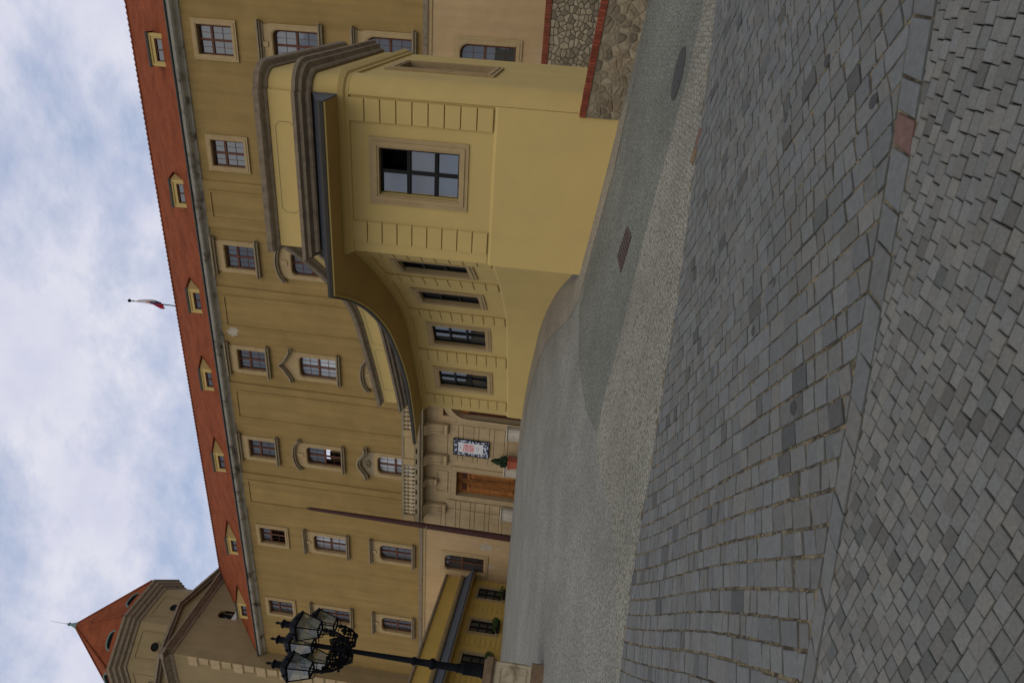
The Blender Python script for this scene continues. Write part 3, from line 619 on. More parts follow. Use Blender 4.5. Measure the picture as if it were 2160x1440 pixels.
# shed dormers
for dx in (-1.87, -10.85, -18.75, -25.35, -33.15, -42.2, -50.15):
    fd = Fr((dx, 40.95, 0), (1, 0)); d = wallgrid(fd, [-.92, .92], [26.2, 28.0], [(-.66, .66, 26.3, 27.62)], .15).build('dormer', M_WING, pal)
    MB().box(fd, -.92, -.78, 0, .04, 26.2, 28).box(fd, .78, .92, 0, .04, 26.2, 28).box(fd, -.92, .92, 0, .045, 27.84, 28.01).build('dormer_trim', M_WING, d)
    bb = MB().box(fd, -.035, .035, -.12, -.05, 26.3, 27.62).box(fd, -.66, -.60, -.12, -.05, 26.3, 27.62).box(fd, .60, .66, -.12, -.05, 26.3, 27.62).box(fd, -.66, .66, -.12, -.05, 27.54, 27.62)
    for z in (26.72, 27.14): bb.box(fd, -.6, .6, -.115, -.07, z-.022, z+.022)
    bb.build('glazing_bars', M_WOOD, d); MB().box(fd, -.66, .66, -.14, -.125, 26.3, 27.62).build('pane', G_SKY, d)
    for sx in (-.92, .92):
        MB().hexa([(dx+sx-.03, 40.951, 26.3), (dx+sx+.03, 40.951, 26.3), (dx+sx+.03, 43.2, 28.9), (dx+sx-.03, 43.2, 28.9), (dx+sx-.03, 40.951, 28.0), (dx+sx+.03, 40.951, 28.0), (dx+sx+.03, 43.2, 29.0), (dx+sx-.03, 43.2, 29.0)]).build('cheek', M_WING, d)
    MB().hexa([(dx-1.02, 40.86, 28.0), (dx+1.02, 40.86, 28.0), (dx+1.02, 43.6, 29.3), (dx-1.02, 43.6, 29.3), (dx-1.02, 40.86, 28.07), (dx+1.02, 40.86, 28.07), (dx+1.02, 43.6, 29.42), (dx-1.02, 43.6, 29.42)]).build('dormer_roof', M_ROOF, d)
    MB().box(fd, -1.03, 1.03, .09, .12, 27.97, 28.10).build('verge', M_GUT, d)
# bare patches in the plaster
def blob(name, fr, a, z, ra, rz, o, mt, par, n=24):
    p = [(a+ra*random.uniform(.45, 1)*math.cos(2*math.pi*k/n), z+rz*random.uniform(.45, 1)*math.sin(2*math.pi*k/n)) for k in range(n)]; MB().prism(fr, p, o-.006, o).build(name, mt, par)
blob('bare_patch', FP, -20.35, 24.2, .55, .55, .108, M_BARE, pal); blob('bare_patch', FPL, -37.3, 4.6, .55, .75, .006, M_BARE, pal); blob('bare_patch', FPL, -39.3, 4.35, .35, .5, .006, M_BARE, pal); blob('bare_patch', FPL, -37.2, 3.6, .22, .2, .006, M_BARE, pal)
# --- portal
box('portal_backing', M_PORT, pal, FPL, -35.7, -32.75, -.3, .03, 2.3, 9.7); box('portal_backing', M_PORT, pal, FPL, -29.65, -25.75, -.3, .03, 2.3, 9.7); box('portal_backing', M_PORT, pal, FPL, -32.75, -29.65, -.3, .05, 7.75, 9.7); box('portal_backing', M_PORT, pal, FPL, -25.75, -19.5, -.3, .03, 8.9, 9.7)
def courses(a0, a1, z0, z1, o):
    z = z0; k = 0
    while z < z1-.1:
        h = .80 if k % 2 == 0 else .37
        if z+h > z1: h = z1-z
        MB().block(FPL, a0, a1, .02, o, z+.018, z+h-.018, .015).build('ashlar_course', M_PORT, pal); z += h; k += 1
courses(-35.6, -33.75, 3.75, 9.3, .09); courses(-29.1, -25.9, 3.75, 8.2, .09); courses(-33.65, -32.85, 3.75, 8.1, .16)
for (a0, a1) in ((-35.75, -32.8), (-29.6, -25.85)):
    MB().block(FPL, a0, a1, 0, .30, 2.2, 3.45, .03).block(FPL, a0+.02, a1-.02, 0, .24, 3.45, 3.72, .06).build('plinth', M_PORT, pal)
for (a0, a1) in ((-33.85, -32.8), (-29.6, -28.5), (-26.4, -25.4)):
    MB().block(FPL, a0, a1, .2, .62, 2.1, 3.55, .04).block(FPL, a0-.05, a1+.05, .2, .68, 3.55, 3.66, .03).build('plinth_block', mat('limewashed stone', (.42, .37, .28), var=.15, scale=4, streak=.2), pal)
pd = MB().ring(FPL, [(-32.75, 2.3), (-29.65, 2.3), (-29.65, 7.72), (-32.75, 7.72)], [(-32.33, 2.31), (-30.07, 2.31), (-30.07, 7.31), (-32.33, 7.31)], -.3, .14).build('door_surround', M_PORT, pal)
dr = box('double_door', M_DOOR, pal, FPL, -32.35, -30.05, -.5, -.42, 2.2, 7.33)
for (a0, a1) in ((-32.3, -31.24), (-31.16, -30.1)):
    MB().box(FPL, a0, a1, -.42, -.36, 2.4, 2.75).box(FPL, a0, a1, -.42, -.36, 6.95, 7.3).box(FPL, a0, a0+.16, -.42, -.361, 2.75, 6.95).box(FPL, a1-.16, a1, -.42, -.361, 2.75, 6.95).box(FPL, a0+.16, a1-.16, -.42, -.362, 6.3, 6.5).build('door_frame_rail', M_DOOR, dr)
    MB().block(FPL, a0+.22, a1-.22, -.42, -.37, 2.82, 6.24, .03).build('door_panel', M_DOOR, dr); MB().block(FPL, a0+.22, a1-.22, -.42, -.37, 6.56, 6.89, .03).build('door_panel', M_DOOR2, dr)
MB().ring(FPL, [(-32.2, 8.0), (-30.2, 8.0), (-30.2, 8.95), (-32.2, 8.95)], [(-32.1, 8.1), (-30.3, 8.1), (-30.3, 8.85), (-32.1, 8.85)], .04, .12).build('lintel_panel', M_PORT, pal)
ar = [(-19.4, 2.25), (-19.4, 6.7)]+[(-22.6+3.2*math.cos(t), 6.7+2.25*math.sin(t)) for t in [math.pi*k/16 for k in range(17)]]+[(-25.8, 6.7), (-25.8, 2.25)]
ai = [(-19.98, 2.25), (-19.98, 6.7)]+[(-22.6+2.62*math.cos(t), 6.7+1.7*math.sin(t)) for t in [math.pi*k/16 for k in range(17)]]+[(-25.22, 6.7), (-25.22, 2.25)]
b = MB()
for w_, o_ in ((1.0, .12), (.62, .20), (.3, .26)):
    pa = [(i[0]+(o[0]-i[0])*w_, i[1]+(o[1]-i[1])*w_) for o, i in zip(ar, ai)]
    b.ring(FPL, pa, ai, -.5 if w_ == 1 else .1, o_)
b.build('arch_surround', M_PORT, pal)
MB().box(FPL, -25.35, -19.85, -.55, -.5, 2.2, 8.6).build('arch_gate', M_DOOR2, pal)
for k in range(6): MB().block(FPL, -25.15+k*.88, -24.4+k*.88, -.5, -.45, 6.6, 8.0, .03).build('gate_panel', M_DOOR, pal)
def console(a, w, z0, z1, o):
    b = MB(); n = 16; pr = [(0, z0)]
    for k in range(n+1):
        t = k/n; pr.append((.16+.62*t**1.6+.10*math.sin(t*math.pi*2.2), z0+(z1-z0)*t))
    pr.append((0, z1)); b.sweep(FPL, pr, [a-w/2, a+w/2])
    for q in (-.36, 0, .36): b.sweep(FPL, [(x+.05, z) for x, z in pr[1:-1]]+[(0, z1), (0, z0)], [a+q*w-.06, a+q*w+.06])
    p = FPL.pt(a, .22, z0); b.tube([(p[0]-w/2, p[1], p[2]), (p[0]+w/2, p[1], p[2])], .16, 12)
    b.build('scroll_console', M_PORT, pal)
for a in (-33.7, -31.2, -29.05, -26.3): console(a, .85 if a != -31.2 else .5, 8.15 if a != -31.2 else 8.9, 9.75, .8)
bal = MB()
def slab(a0, a1, o, z0, z1): bal.box(FPL, a0, a1, 0, o, z0, z1)
slab(-34.75, -10.4, .95, 9.78, 9.98); slab(-34.85, -10.3, 1.1, 9.98, 10.16); slab(-34.7, -10.4, .98, 10.16, 10.36)
bal = bal.build('balcony', M_STONE, pal)
MB().box(FPL, -34.65, -10.5, .72, .98, 11.22, 11.40).build('balustrade_rail', M_STONE, bal)
for a in (-34.5, -29.15, -26.6, -19.0, -16.4): MB().block(FPL, a-.3 if a < -34 else a-.28, a+.28, .70, 1.0, 10.36, 11.24, .04).build('balustrade_post', M_SURR, bal)
MB().block(FPL, -28.85, -26.9, .72, .96, 10.36, 11.22, .05).build('balustrade_panel', M_SURR, bal)
bm_ = MB().lathe((0, 0, 0), [(.12, 0), (.12, .06), (.06, .10), (.155, .28), (.12, .40), (.055, .50), (.075, .54), (.135, .66), (.07, .76), (.12, .80), (.12, .86)], 8).mesh('baluster', mat('baluster stone', (.44, .36, .23), var=.15, scale=6), smooth=True)
for a0, a1, n in ((-34.15, -29.45, 13), (-26.3, -19.3, 19)):
    for k in range(n):
        a = a0+(a1-a0)*(k+.5)/n; o = bpy.data.objects.new('baluster', bm_); link(o, bal); o.location = FPL.pt(a, .85, 10.36)
for k in range(14): box('drain_slot', M_INT, bal, FPL, -34.0+k*.95, -33.55+k*.95, .9, .99, 10.19, 10.30)

# ------------------------------------------------------------------ corner tower
tw = thing('corner_tower', 'square corner tower with octagonal drum and pointed red roof', 'tower', (-59, 43, 2.7))
X1, Y0, HW = -54.0, 38.3, 5.1; X0 = X1-2*HW; Y1 = Y0+2*HW; cx, cy = (X0+X1)/2-.1, (Y0+Y1)/2
FR_ = Fr((X1, Y0, 0), (0, 1)); FF_ = Fr((X0, Y0, 0), (1, 0))
wallgrid(FR_, [0, 2*HW], [1, 33.9], [(4.6, 5.5, 30.2, 31.75)], .5).build('side_wall', M_TOWER, tw)
MB().box(FR_, 4.5, 5.6, -.52, -.5, 30, 31.9).build('niche_back', G_SKY, tw); MB().prism(FR_, [(4.55, 29.75), (5.6, 29.7), (5.55, 30.2), (4.6, 30.2)], -.1, .01).build('bare_patch', M_PATCH, tw)
MB().ring(FR_, router(4.58, 5.52, 30.18, 31.77, .45), rrect(4.6, 5.5, 30.2, 31.75, .44), -.3, .004).build('niche_arch', M_TOWER, tw)
wallgrid(FF_, [0, 2*HW], [1, 33.9], [], .3).build('front_wall', M_TOWER, tw)
for k in range(26):
    z = 31.0-k*1.12; wq = .75 if k % 2 else 1.15
    MB().block(FF_, 2*HW-wq, 2*HW+.03, 0, .07, z, z+.95, .05).build('corner_stone', M_PORT, tw)
prof = [(-.02, 33.35), (.10, 33.45), (.16, 33.62), (.34, 33.75), (.52, 33.92), (.66, 34.0), (.68, 34.16), (-.02, 34.2)]
for fr_ in (FF_, FR_):
    MB().sweep(fr_, prof, [-.0, 2*HW]).build('lower_cornice', M_CORN, tw)
    rk = MB(); h0, h1 = 34.18, 35.75
    for s_ in (-1, 1):
        pts = [(HW+s_*(HW+.6), h0-.02), (HW, h1)]
        if s_ > 0: pts = pts[::-1]
        rk.ribbon(fr_, pts, .22, -.1, .66).ribbon(fr_, [(a, z-.20) for a, z in pts], .2, -.1, .40)
    rk.build('raking_cornice', M_CORN, tw); MB().prism(fr_, [(0, 34.1), (2*HW, 34.1), (HW, 35.7)], -.2, .02).build('pediment_field', M_TOWER, tw)
MB().box(FF_, 2*HW, 2*HW+.66, -.02, .66, 33.9, 34.2).build('cornice_corner', M_CORN, tw)
MB().add([(X0, Y0, 34.2), (X1, Y0, 34.2), (X1, Y1, 34.2), (X0, Y1, 34.2)], [(0, 1, 2, 3)]).build('terrace', M_LEAD, tw)
def octa(w, z): t = w*math.tan(math.pi/8); return [(cx+w, cy-t, z), (cx+w, cy+t, z), (cx+t, cy+w, z), (cx-t, cy+w, z), (cx-w, cy+t, z), (cx-w, cy-t, z), (cx-t, cy-w, z), (cx+t, cy-w, z)]
def octring(rows): v = []; [v.extend(octa(w, z)) for w, z in rows]; return v, [(i*8+k, i*8+(k+1) % 8, (i+1)*8+(k+1) % 8, (i+1)*8+k) for i in range(len(rows)-1) for k in range(8)]
w8 = 4.95
MB().add(*octring([(w8, 33.5), (w8, 39.2)])).build('drum', M_TOWER, tw)
MB().add(*octring([(w8, 38.75), (w8+.10, 38.8), (w8+.12, 39.05), (w8+.34, 39.2), (w8+.36, 39.42), (w8+.56, 39.58), (w8+.60, 39.85), (w8+.78, 39.98), (w8+.80, 40.22), (w8+.5, 40.35)])).build('drum_cornice', M_CORN, tw)
for k, (dx, dy) in enumerate(((1, 0), (math.sqrt(.5), -math.sqrt(.5)), (0, -1))):
    f8 = Fr((cx+dx*w8, cy+dy*w8, 0), (-dy, dx))
    MB().ring(f8, [(-1.25, 35.9), (1.25, 35.9), (1.25, 38.35), (-1.25, 38.35)], [(-1.15, 36.0), (1.15, 36.0), (1.15, 38.25), (-1.15, 38.25)], -.02, .05).build('recessed_panel_edge', M_TOWER, tw)
    n = 20; MB().ring(f8, [(.52*math.cos(2*math.pi*i/n), 36.55+.52*math.sin(2*math.pi*i/n)) for i in range(n)], [(.42*math.cos(2*math.pi*i/n), 36.55+.42*math.sin(2*math.pi*i/n)) for i in range(n)], -.02, .06).build('oculus_rim', M_TOWER, tw)
    MB().prism(f8, [(.42*math.cos(2*math.pi*i/n), 36.55+.42*math.sin(2*math.pi*i/n)) for i in range(n)], 0, .012).build('oculus', M_INT, tw)
    fe = Fr((cx+dx*(w8+.25), cy+dy*(w8+.25), 0), (-dy, dx))
    MB().prism(fe, [(-.75, 40.3), (.75, 40.3), (.72, 40.95), (.4, 41.2), (-.4, 41.2), (-.72, 40.95)], -1.4, -.05).build('roof_dormer', M_INT, tw)
    MB().ribbon(fe, cat_rom([(-.85, 40.3), (-.8, 40.95), (-.42, 41.25), (.42, 41.25), (.8, 40.95), (.85, 40.3)], 4), .12, -1.3, .05).build('dormer_hood', M_COPPER, tw)
v, f = octring([(w8+.62, 40.33), (.22, 48.3)]); tr = MB().add(v, f).build('spire_roof', M_ROOF, tw)
hip = MB(); o8 = octa(w8+.66, 40.4); p8 = octa(.25, 48.3)
for k in range(8): hip.tube([o8[k], p8[k]], .09, 6)
hip.build('hip_tiles', M_ROOF, tr)
MB().lathe((cx, cy, 48.1), [(.45, 0), (.25, .5), (.12, .95), (.2, 1.1), (.1, 1.25), (.02, 1.5), (.015, 3.2)], 10).build('finial', M_COPPER, tr)

# ------------------------------------------------------------------ right pavilion with the curved front
cv = cat_rom([(-15.72, 25.50), (-15.0, 25.2), (-12.05, 23.78), (-9.6, 22.33), (-7.30, 19.7), (-5.60, 17.28)], 7)
Rc = .46; cc = (-1.47, 16.64+Rc)
arcp = [(cc[0]+Rc*math.sin(t), cc[1]-Rc*math.cos(t)) for t in [R(88)*k/8 for k in range(9)]]
WP = Path([(-14.2, 28.9)]+cv+[(-5.5, 16.64)]+arcp+[(-.55, 22.7)])
sC0 = WP.s[1]; sCorner = WP.near(-5.5, 16.64); sR0 = WP.near(-1.47, 16.64); sEnd = WP.s[-1]; sCv1 = WP.near(-5.60, 17.28)
stn = [float(x) for x in WP.s]
def sts(a, b, step=.35):
    n = max(1, int((b-a)/step)); return sorted(set([round(x, 4) for x in lin(a, b, n)]+[round(x, 4) for x in stn if a < x < b]))
wg = thing('curved_pavilion', 'yellow single storey pavilion with concave front and projecting slate canopy', 'pavilion', (-5, 18, -.4))
u_ = .416
strips = [WP.near(x*u_, y*u_) for x, y in ((-36.2, 60.8), (-29.1, 57.4), (-23.2, 53.8), (-17.6, 47.4))]
wins = [(strips[0]+strips[1])/2, (strips[1]+strips[2])/2, (strips[2]+strips[3])/2, (strips[3]+sCv1)/2-.02]
s1 = sCv1-.38
hl = [(w-.6, w+.6, 3.25, 5.43) for w in wins]
nw = (WP.near(-3.9, 16.64), WP.near(-2.65, 16.64), 3.25, 5.43)
rw_ = (sR0+2.5, sR0+4.0, 3.0, 5.6)
wallgrid(WP, sts(0, sEnd), [-1.8, 2.4, 6.5, 8.4], hl+[nw, rw_], .3).build('wall', M_WING, wg)
MB().sweep(WP, [(-.02, -1.8), (.05, -1.8), (.05, 2.34), (.02, 2.41), (-.02, 2.41)], sts(sC0-.02, sR0+.02)+[]).build('plinth', M_WING, wg)
MB().sweep(WP, [(-.02, -1.8), (.04, -1.8), (.04, -.0), (-.02, .03)], sts(sR0+.04, sEnd)).build('corner_plinth', M_WING, wg)
# pilaster boards and their quoin blocks
def quoins(s0, s1_, o=.06):
    n = max(1, int((s1_-s0)/.3))
    for k in range(9):
        z0 = 2.43+k*.4165; MB().block(WP, s0, s1_, -.01, o, z0+.011, z0+.4055, .012, n).build('quoin_block', M_WING, wg)
xr = WP.near(-1.5, 16.64); quoins(WP.near(-2.06, 16.64), xr); quoins(WP.near(-5.2, 16.64), WP.near(-4.63, 16.64))
for s_ in strips: quoins(s_-.36, s_+.36)
quoins(s1-.36, s1+.26)
MB().sweep(WP, [(-.02, 2.43), (.025, 2.43), (.025, 6.15), (-.02, 6.15)], sts(WP.near(-5.49, 16.64), WP.near(-5.21, 16.64))).build('corner_board', M_WING, wg)
MB().sweep(WP, [(-.02, -1.5), (.055, -1.5), (.055, 6.15), (-.02, 6.15)], sts(sR0+.03, sR0+.80)).build('rounded_corner_board', M_WING, wg)
for (a, b_) in ((sC0-.05, sR0+.02), (sR0+.021, sEnd)):
    MB().sweep(WP, [(-.02, 6.14), (.05, 6.16), (.06, 6.24), (.11, 6.28), (.14, 6.36), (.16, 6.41), (-.02, 6.41)], sts(a, b_)).build('wall_cornice', M_WING, wg)
# windows
fN = Fr((0, 16.64, 0), (1, 0))
window(wg, fN, -3.275, 3.25, 5.43, 1.25, [.30, .64], cols=2, sub=(1, 1, 1), sw=.24, mw=M_BLACK, g=G_NEAR, so=.035, rec=-.17, fb=.075, thick=.095, open_={5})
for k, w in enumerate(wins):
    window(wg, WP.frame(w), 0, 3.25, 5.43, 1.18, [.36, .68], cols=2, sub=(1, 1, 1), sw=.22, mw=M_BLACK, g=G_NEAR if k < 2 else G_DARK, so=.05, rec=-.15, fb=.05, thick=.075)
fq = WP.frame(sR0+3.2); window(wg, fq, 0, 3.0, 5.6, 1.5, [.4, .7], cols=2, sub=(1, 1, 1), sw=.25, mw=M_BLACK, g=G_NEAR, so=.05, rec=-.2, fb=.05, thick=.075)
# canopy
outer = [(-17.1, 24.3), (-16.0, 24.02), (-14.56, 23.55), (-13.08, 22.9), (-11.65, 22.0), (-10.27, 20.92), (-9.29, 19.98), (-8.19, 18.6), (-7.45, 17.43), (-6.92, 16.4), (-6.55, 15.57), (-3.6, 15.57), (-1.56, 15.57)]
oc = cat_rom(outer[:11], 4)[:-1]+[outer[10], outer[11], outer[12]]
OP = Path(oc); sa = OP.s
no = len(oc); kc = no-3
inn = []
for i, p in enumerate(oc):
    if i < kc: f = sa[i]/sa[kc]; q = WP.pt(sC0+(sCorner-sC0)*f, 0, 0)
    else: f = (sa[i]-sa[kc])/(sa[-1]-sa[kc]); q = WP.pt(sCorner+(sR0-sCorner)*f, 0, 0)
    inn.append(q)
def loft(rows): n = len(rows[0]); v = [p for r in rows for p in r]; return v, [(i*n+k, i*n+k+1, (i+1)*n+k+1, (i+1)*n+k) for i in range(len(rows)-1) for k in range(n-1)]
def orow(o, z): return [(OP.p[i][0]+OP.vn[i][0]*o, OP.p[i][1]+OP.vn[i][1]*o, z) for i in range(no)]
can = MB().add(*loft([orow(-.06, 6.412), [(q[0], q[1], 6.412) for q in inn]])).build('canopy_soffit', M_SOFF, wg)
MB().add(*loft([orow(-.07, 6.38), orow(-.02, 6.38), orow(-.02, 6.44), orow(-.07, 6.44)])).build('soffit_edge_board', M_WING, can)
MB().add(*loft([orow(-.03, 6.43), orow(.02, 6.42), orow(.035, 6.50), orow(.02, 6.56), orow(-.03, 6.56)])).build('canopy_fascia', M_FASC, can)
MB().add(*loft([orow(.02, 6.55), [((q[0]*.5+p[0]*.5), (q[1]*.5+p[1]*.5), 6.80) for q, p in zip(inn, oc)], [(q[0], q[1], 7.12) for q in inn]])).build('canopy_slates', M_SLATE, can)
e0, e1 = oc[-1], inn[-1]; MB().hexa([(e0[0], e0[1], 6.415), (e0[0]+.02, e0[1], 6.415), (e1[0]+.02, e1[1]-.01, 6.415), (e1[0], e1[1]-.01, 6.415), (e0[0], e0[1], 6.56), (e0[0]+.02, e0[1], 6.56), (e1[0]+.02, e1[1]-.01, 7.13), (e1[0], e1[1]-.01, 7.13)]).build('canopy_end', M_LEAD, can)
e0, e1 = oc[0], inn[0]; MB().hexa([(e0[0], e0[1], 6.415), (e0[0]+.02, e0[1], 6.415), (e1[0]+.02, e1[1]-.01, 6.415), (e1[0], e1[1]-.01, 6.415), (e0[0], e0[1], 6.56), (e0[0]+.02, e0[1], 6.56), (e1[0]+.02, e1[1]-.01, 7.13), (e1[0], e1[1]-.01, 7.13)]).build('canopy_end', M_LEAD, can)
# attic: stone cornice, frieze, coping (the flat front stands a little proud of the rounded corner)
for (a, b_, d) in ((sC0-.05, sCorner-.35, .0), (sCorner-.352, sR0, .05), (sR0+.002, sEnd, .0)):
    st_ = sts(a, b_)
    MB().sweep(WP, [(-.3, 7.12), (.06+d, 7.12), (.10+d, 7.16), (.12+d, 7.24), (.24+d, 7.30), (.26+d, 7.38), (.34+d, 7.43), (.35+d, 7.52), (.10+d, 7.56), (-.3, 7.56)], st_).build('attic_cornice', M_CORN, wg)
    MB().sweep(WP, [(-.3, 7.5), (.03+d, 7.5), (.03+d, 8.30), (-.3, 8.30)], st_).build('frieze', M_WING, wg)
    MB().sweep(WP, [(-.35, 8.29), (.06+d, 8.29), (.10+d, 8.35), (.18+d, 8.40), (.22+d, 8.44), (.24+d, 8.58), (.05+d, 8.63), (-.35, 8.63)], st_).build('coping', M_CORN, wg)
def frieze_panel(a, b_, d):
    z0, z1, e = 7.64, 8.14, .1; st_ = sts(a, b_, .5)
    ml = mat('frieze line', (.22, .16, .08), var=.1)
    for z in (z0, z1): MB().sweep(WP, [(.03+d, z-.006), (.036+d, z-.006), (.036+d, z+.006), (.03+d, z+.006)], sts(a+e, b_-e, .4)).build('frieze_line', ml, wg)
    for q in (a, b_): MB().sweep(WP, [(.03+d, z0+e), (.036+d, z0+e), (.036+d, z1-e), (.03+d, z1-e)], [q-.006, q+.006]).build('frieze_line', ml, wg)
    for q, zq, sx, sz in ((a, z0, 1, 1), (b_, z0, -1, 1), (a, z1, 1, -1), (b_, z1, -1, -1)):
        MB().tube([WP.pt(q, .033+d, zq+sz*e), WP.pt(q+sx*e*.6, .033+d, zq+sz*e*.6), WP.pt(q+sx*e, .033+d, zq)], .006, 4).build('frieze_line', ml, wg)
frieze_panel(sCorner+.95, sR0-.75, .05); frieze_panel(strips[0]+.2, strips[1]-.1, 0); frieze_panel(strips[1]+.3, strips[2]-.1, 0); frieze_panel(strips[2]+.3, strips[3]-.1, 0)
fl = [WP.pt(s_, -.3, 8.35) for s_ in sts(0, sEnd, 1)]
MB().add(fl, [tuple(range(len(fl)))]).build('flat_roof', M_LEAD, wg)
MB().hexa([(-14.4, 28.9, 0), (-.55, 22.7, 0), (-.6, 22.6, 0), (-14.4, 28.8, 0), (-14.4, 28.9, 8.6), (-.55, 22.7, 8.6), (-.6, 22.6, 8.6), (-14.4, 28.8, 8.6)]).build('rear_wall', M_WING, wg)
# broken plaster at the foot of the corner
blob('broken_plaster', WP.frame(sCorner-.25), 0, -.05, .28, .22, .058, M_MORT, wg)

# ------------------------------------------------------------------ left pavilion
FL = Fr((-37.6, 20.3, 0), (-.17, .985)); LL = 20.0
lw = thing('side_pavilion', 'deep yellow pavilion with slate canopy and small dark windows beside the tower', 'pavilion', (-38, 32, 2))
wa = [18.4, 14.5, 10.9, 7.3]
wallgrid(FL, [-3, 6, LL], [.5, 5.4, 7.9], [(a-.70, a+.70, 2.88, 4.9) for a in wa], .3).build('wall', M_LWING, lw)
for a in wa: window(lw, FL, a, 2.88, 4.9, 1.4, [.34, .66], cols=2, sub=(1, 1, 1), sw=.2, mw=M_BLACK, g=G_DARK if a < wa[0] else G_NEAR, so=.05, rec=-.14, fb=.06, thick=.10)
for c in (LL-.42, (wa[0]+wa[1])/2+.1, (wa[1]+wa[2])/2+.1, (wa[2]+wa[3])/2):
    for k in range(9): MB().block(FL, c-.42, c+.42, -.01, .06, 1.9+k*.385+.012, 2.285+k*.385-.012, .015).build('quoin_block', M_LWING, lw)
sl_ = [-3, 4, 10, LL-.1]
MB().sweep(FL, [(0, 5.50), (1.0, 5.50), (1.05, 5.51), (1.05, 5.62), (0, 6.35)], sl_).build('canopy', M_LEAD, lw); MB().sweep(FL, [(.02, 5.44), (.98, 5.44), (.98, 5.496), (.02, 5.496)], sl_).build('canopy_soffit', M_SOFF, lw)
MB().sweep(FL, [(0, 6.30), (.2, 6.32), (.3, 6.45), (.34, 6.6), (0, 6.66)], [-3, 9, LL]).build('attic_cornice', M_SURR, lw); MB().sweep(FL, [(-.3, 6.65), (.05, 6.65), (.05, 7.76), (-.3, 7.76)], [-3, 9, LL]).build('frieze', M_LWING, lw); MB().sweep(FL, [(-.3, 7.75), (.14, 7.75), (.2, 7.82), (.18, 7.95), (-.3, 8.0)], [-3, 9, LL]).build('coping', M_CORN, lw)
MB().sweep(FL, [(-4.5, 0), (-4.4, 0), (-4.4, 7.7), (-.3, 7.7), (-.3, 7.65), (-4.5, 7.65)], [-3, LL]).build('rear_wall', M_LWING, lw)
MB().box(FL, -3.05, -3, -4.4, 0, 0, 7.7).build('end_wall', M_LWING, lw)

# ------------------------------------------------------------------ leaves helper, plants
def leaves(b, c, rad, n, size, shape='ball'):
    for _ in range(n):
        while True:
            p = Vector((random.uniform(-1, 1), random.uniform(-1, 1), random.uniform(-1, 1)))
            if .25 < p.length < 1: break
        if shape == 'cone':
            k = (p.z+1)/2; p.x *= (1-k*.85); p.y *= (1-k*.85)
        q = Vector(c)+Vector((p.x*rad[0], p.y*rad[1], p.z*rad[2])); d = Vector((random.gauss(0, 1), random.gauss(0, 1), random.gauss(0, .8))).normalized(); e = d.orthogonal().normalized()*size*.45; d *= size*random.uniform(.6, 1.2)
        b.add([q-d, q+e, q+d, q-e], [(0, 1, 2, 3)])
for k, a in enumerate(wa[:3]):
    p = FL.pt(a-.1, .28, 2.75); t = thing('window_planter', ['green foliage trailing from a box under the window nearest the palace', 'bushy green plant in the box under the middle pavilion window', 'green plant box under the window behind the lamp pedestal'][k], 'planter', p, 'planters under the side pavilion windows')
    MB().box(FL, a-.55, a+.45, .07, .30, 2.64, 2.86).build('box', M_BLACK, t)
    b = MB(); leaves(b, FL.pt(a+.05, .25, 3.0), (.40, .5, .22), 240 if k else 90, .08); leaves(b, FL.pt(a+.45, .30, 2.95), (.28, .3, .34), 180 if k else 40, .08); b.build('foliage', M_LEAFB, t, fix=False)
p = FPL.pt(-28.05, .95, 0); pz = 2.62
t = thing('potted_shrub', 'small conical evergreen in a square terracotta pot below the poster', 'potted plant', (p[0], p[1], pz))
b = MB(); q = lambda s, z: [(p[0]-s, p[1]-s, z), (p[0]+s, p[1]-s, z), (p[0]+s, p[1]+s, z), (p[0]-s, p[1]+s, z)]
b.hexa(q(.27, pz)+q(.34, pz+.62)).hexa(q(.38, pz+.62)+q(.38, pz+.72)); b.build('pot', M_TERRA, t)
MB().tube([(p[0], p[1], pz+.5), (p[0], p[1], pz+1.0), (p[0]+.02, p[1], pz+1.6)], [.04, .035, .015], 6).build('stem', M_WOOD, t)
b = MB(); leaves(b, (p[0], p[1], pz+1.3), (.52, .52, .68), 420, .12, 'cone'); leaves(b, (p[0]+.1, p[1]-.1, pz+1.0), (.5, .45, .32), 160, .12); b.build('foliage', M_LEAF, t, fix=False)
# poster
po = tag(box('poster', M_POST, None, FPL, -28.42, -27.05, .16, .22, 4.93, 7.58), 'exhibition poster with black and white patterned border and red square', 'poster')
MB().ring(FPL, [(-28.46, 4.89), (-27.01, 4.89), (-27.01, 7.62), (-28.46, 7.62)], [(-28.41, 4.94), (-27.06, 4.94), (-27.06, 7.57), (-28.41, 7.57)], .15, .235).build('frame', M_IRON, po)
MB().box(FPL, -28.16, -27.3, .22, .226, 5.33, 7.22).build('paper', M_PAPER, po)
ink = MB()
for r_ in range(9):
    a = -28.06
    z = 6.02+r_*.095
    while a < -27.42:
        w = random.uniform(.03, .09); ink.box(FPL, a, min(a+w, -27.4), .226, .229, z, z+random.choice([.035, .07, .07])); a += w+.018
ink.build('red_print', M_INK, po)
MB().box(FPL, -27.83, -27.65, .226, .229, 7.02, 7.10).box(FPL, -27.95, -27.5, .226, .229, 5.78, 5.83).box(FPL, -27.9, -27.55, .226, .229, 5.66, 5.70).build('grey_print', M_GINK, po)

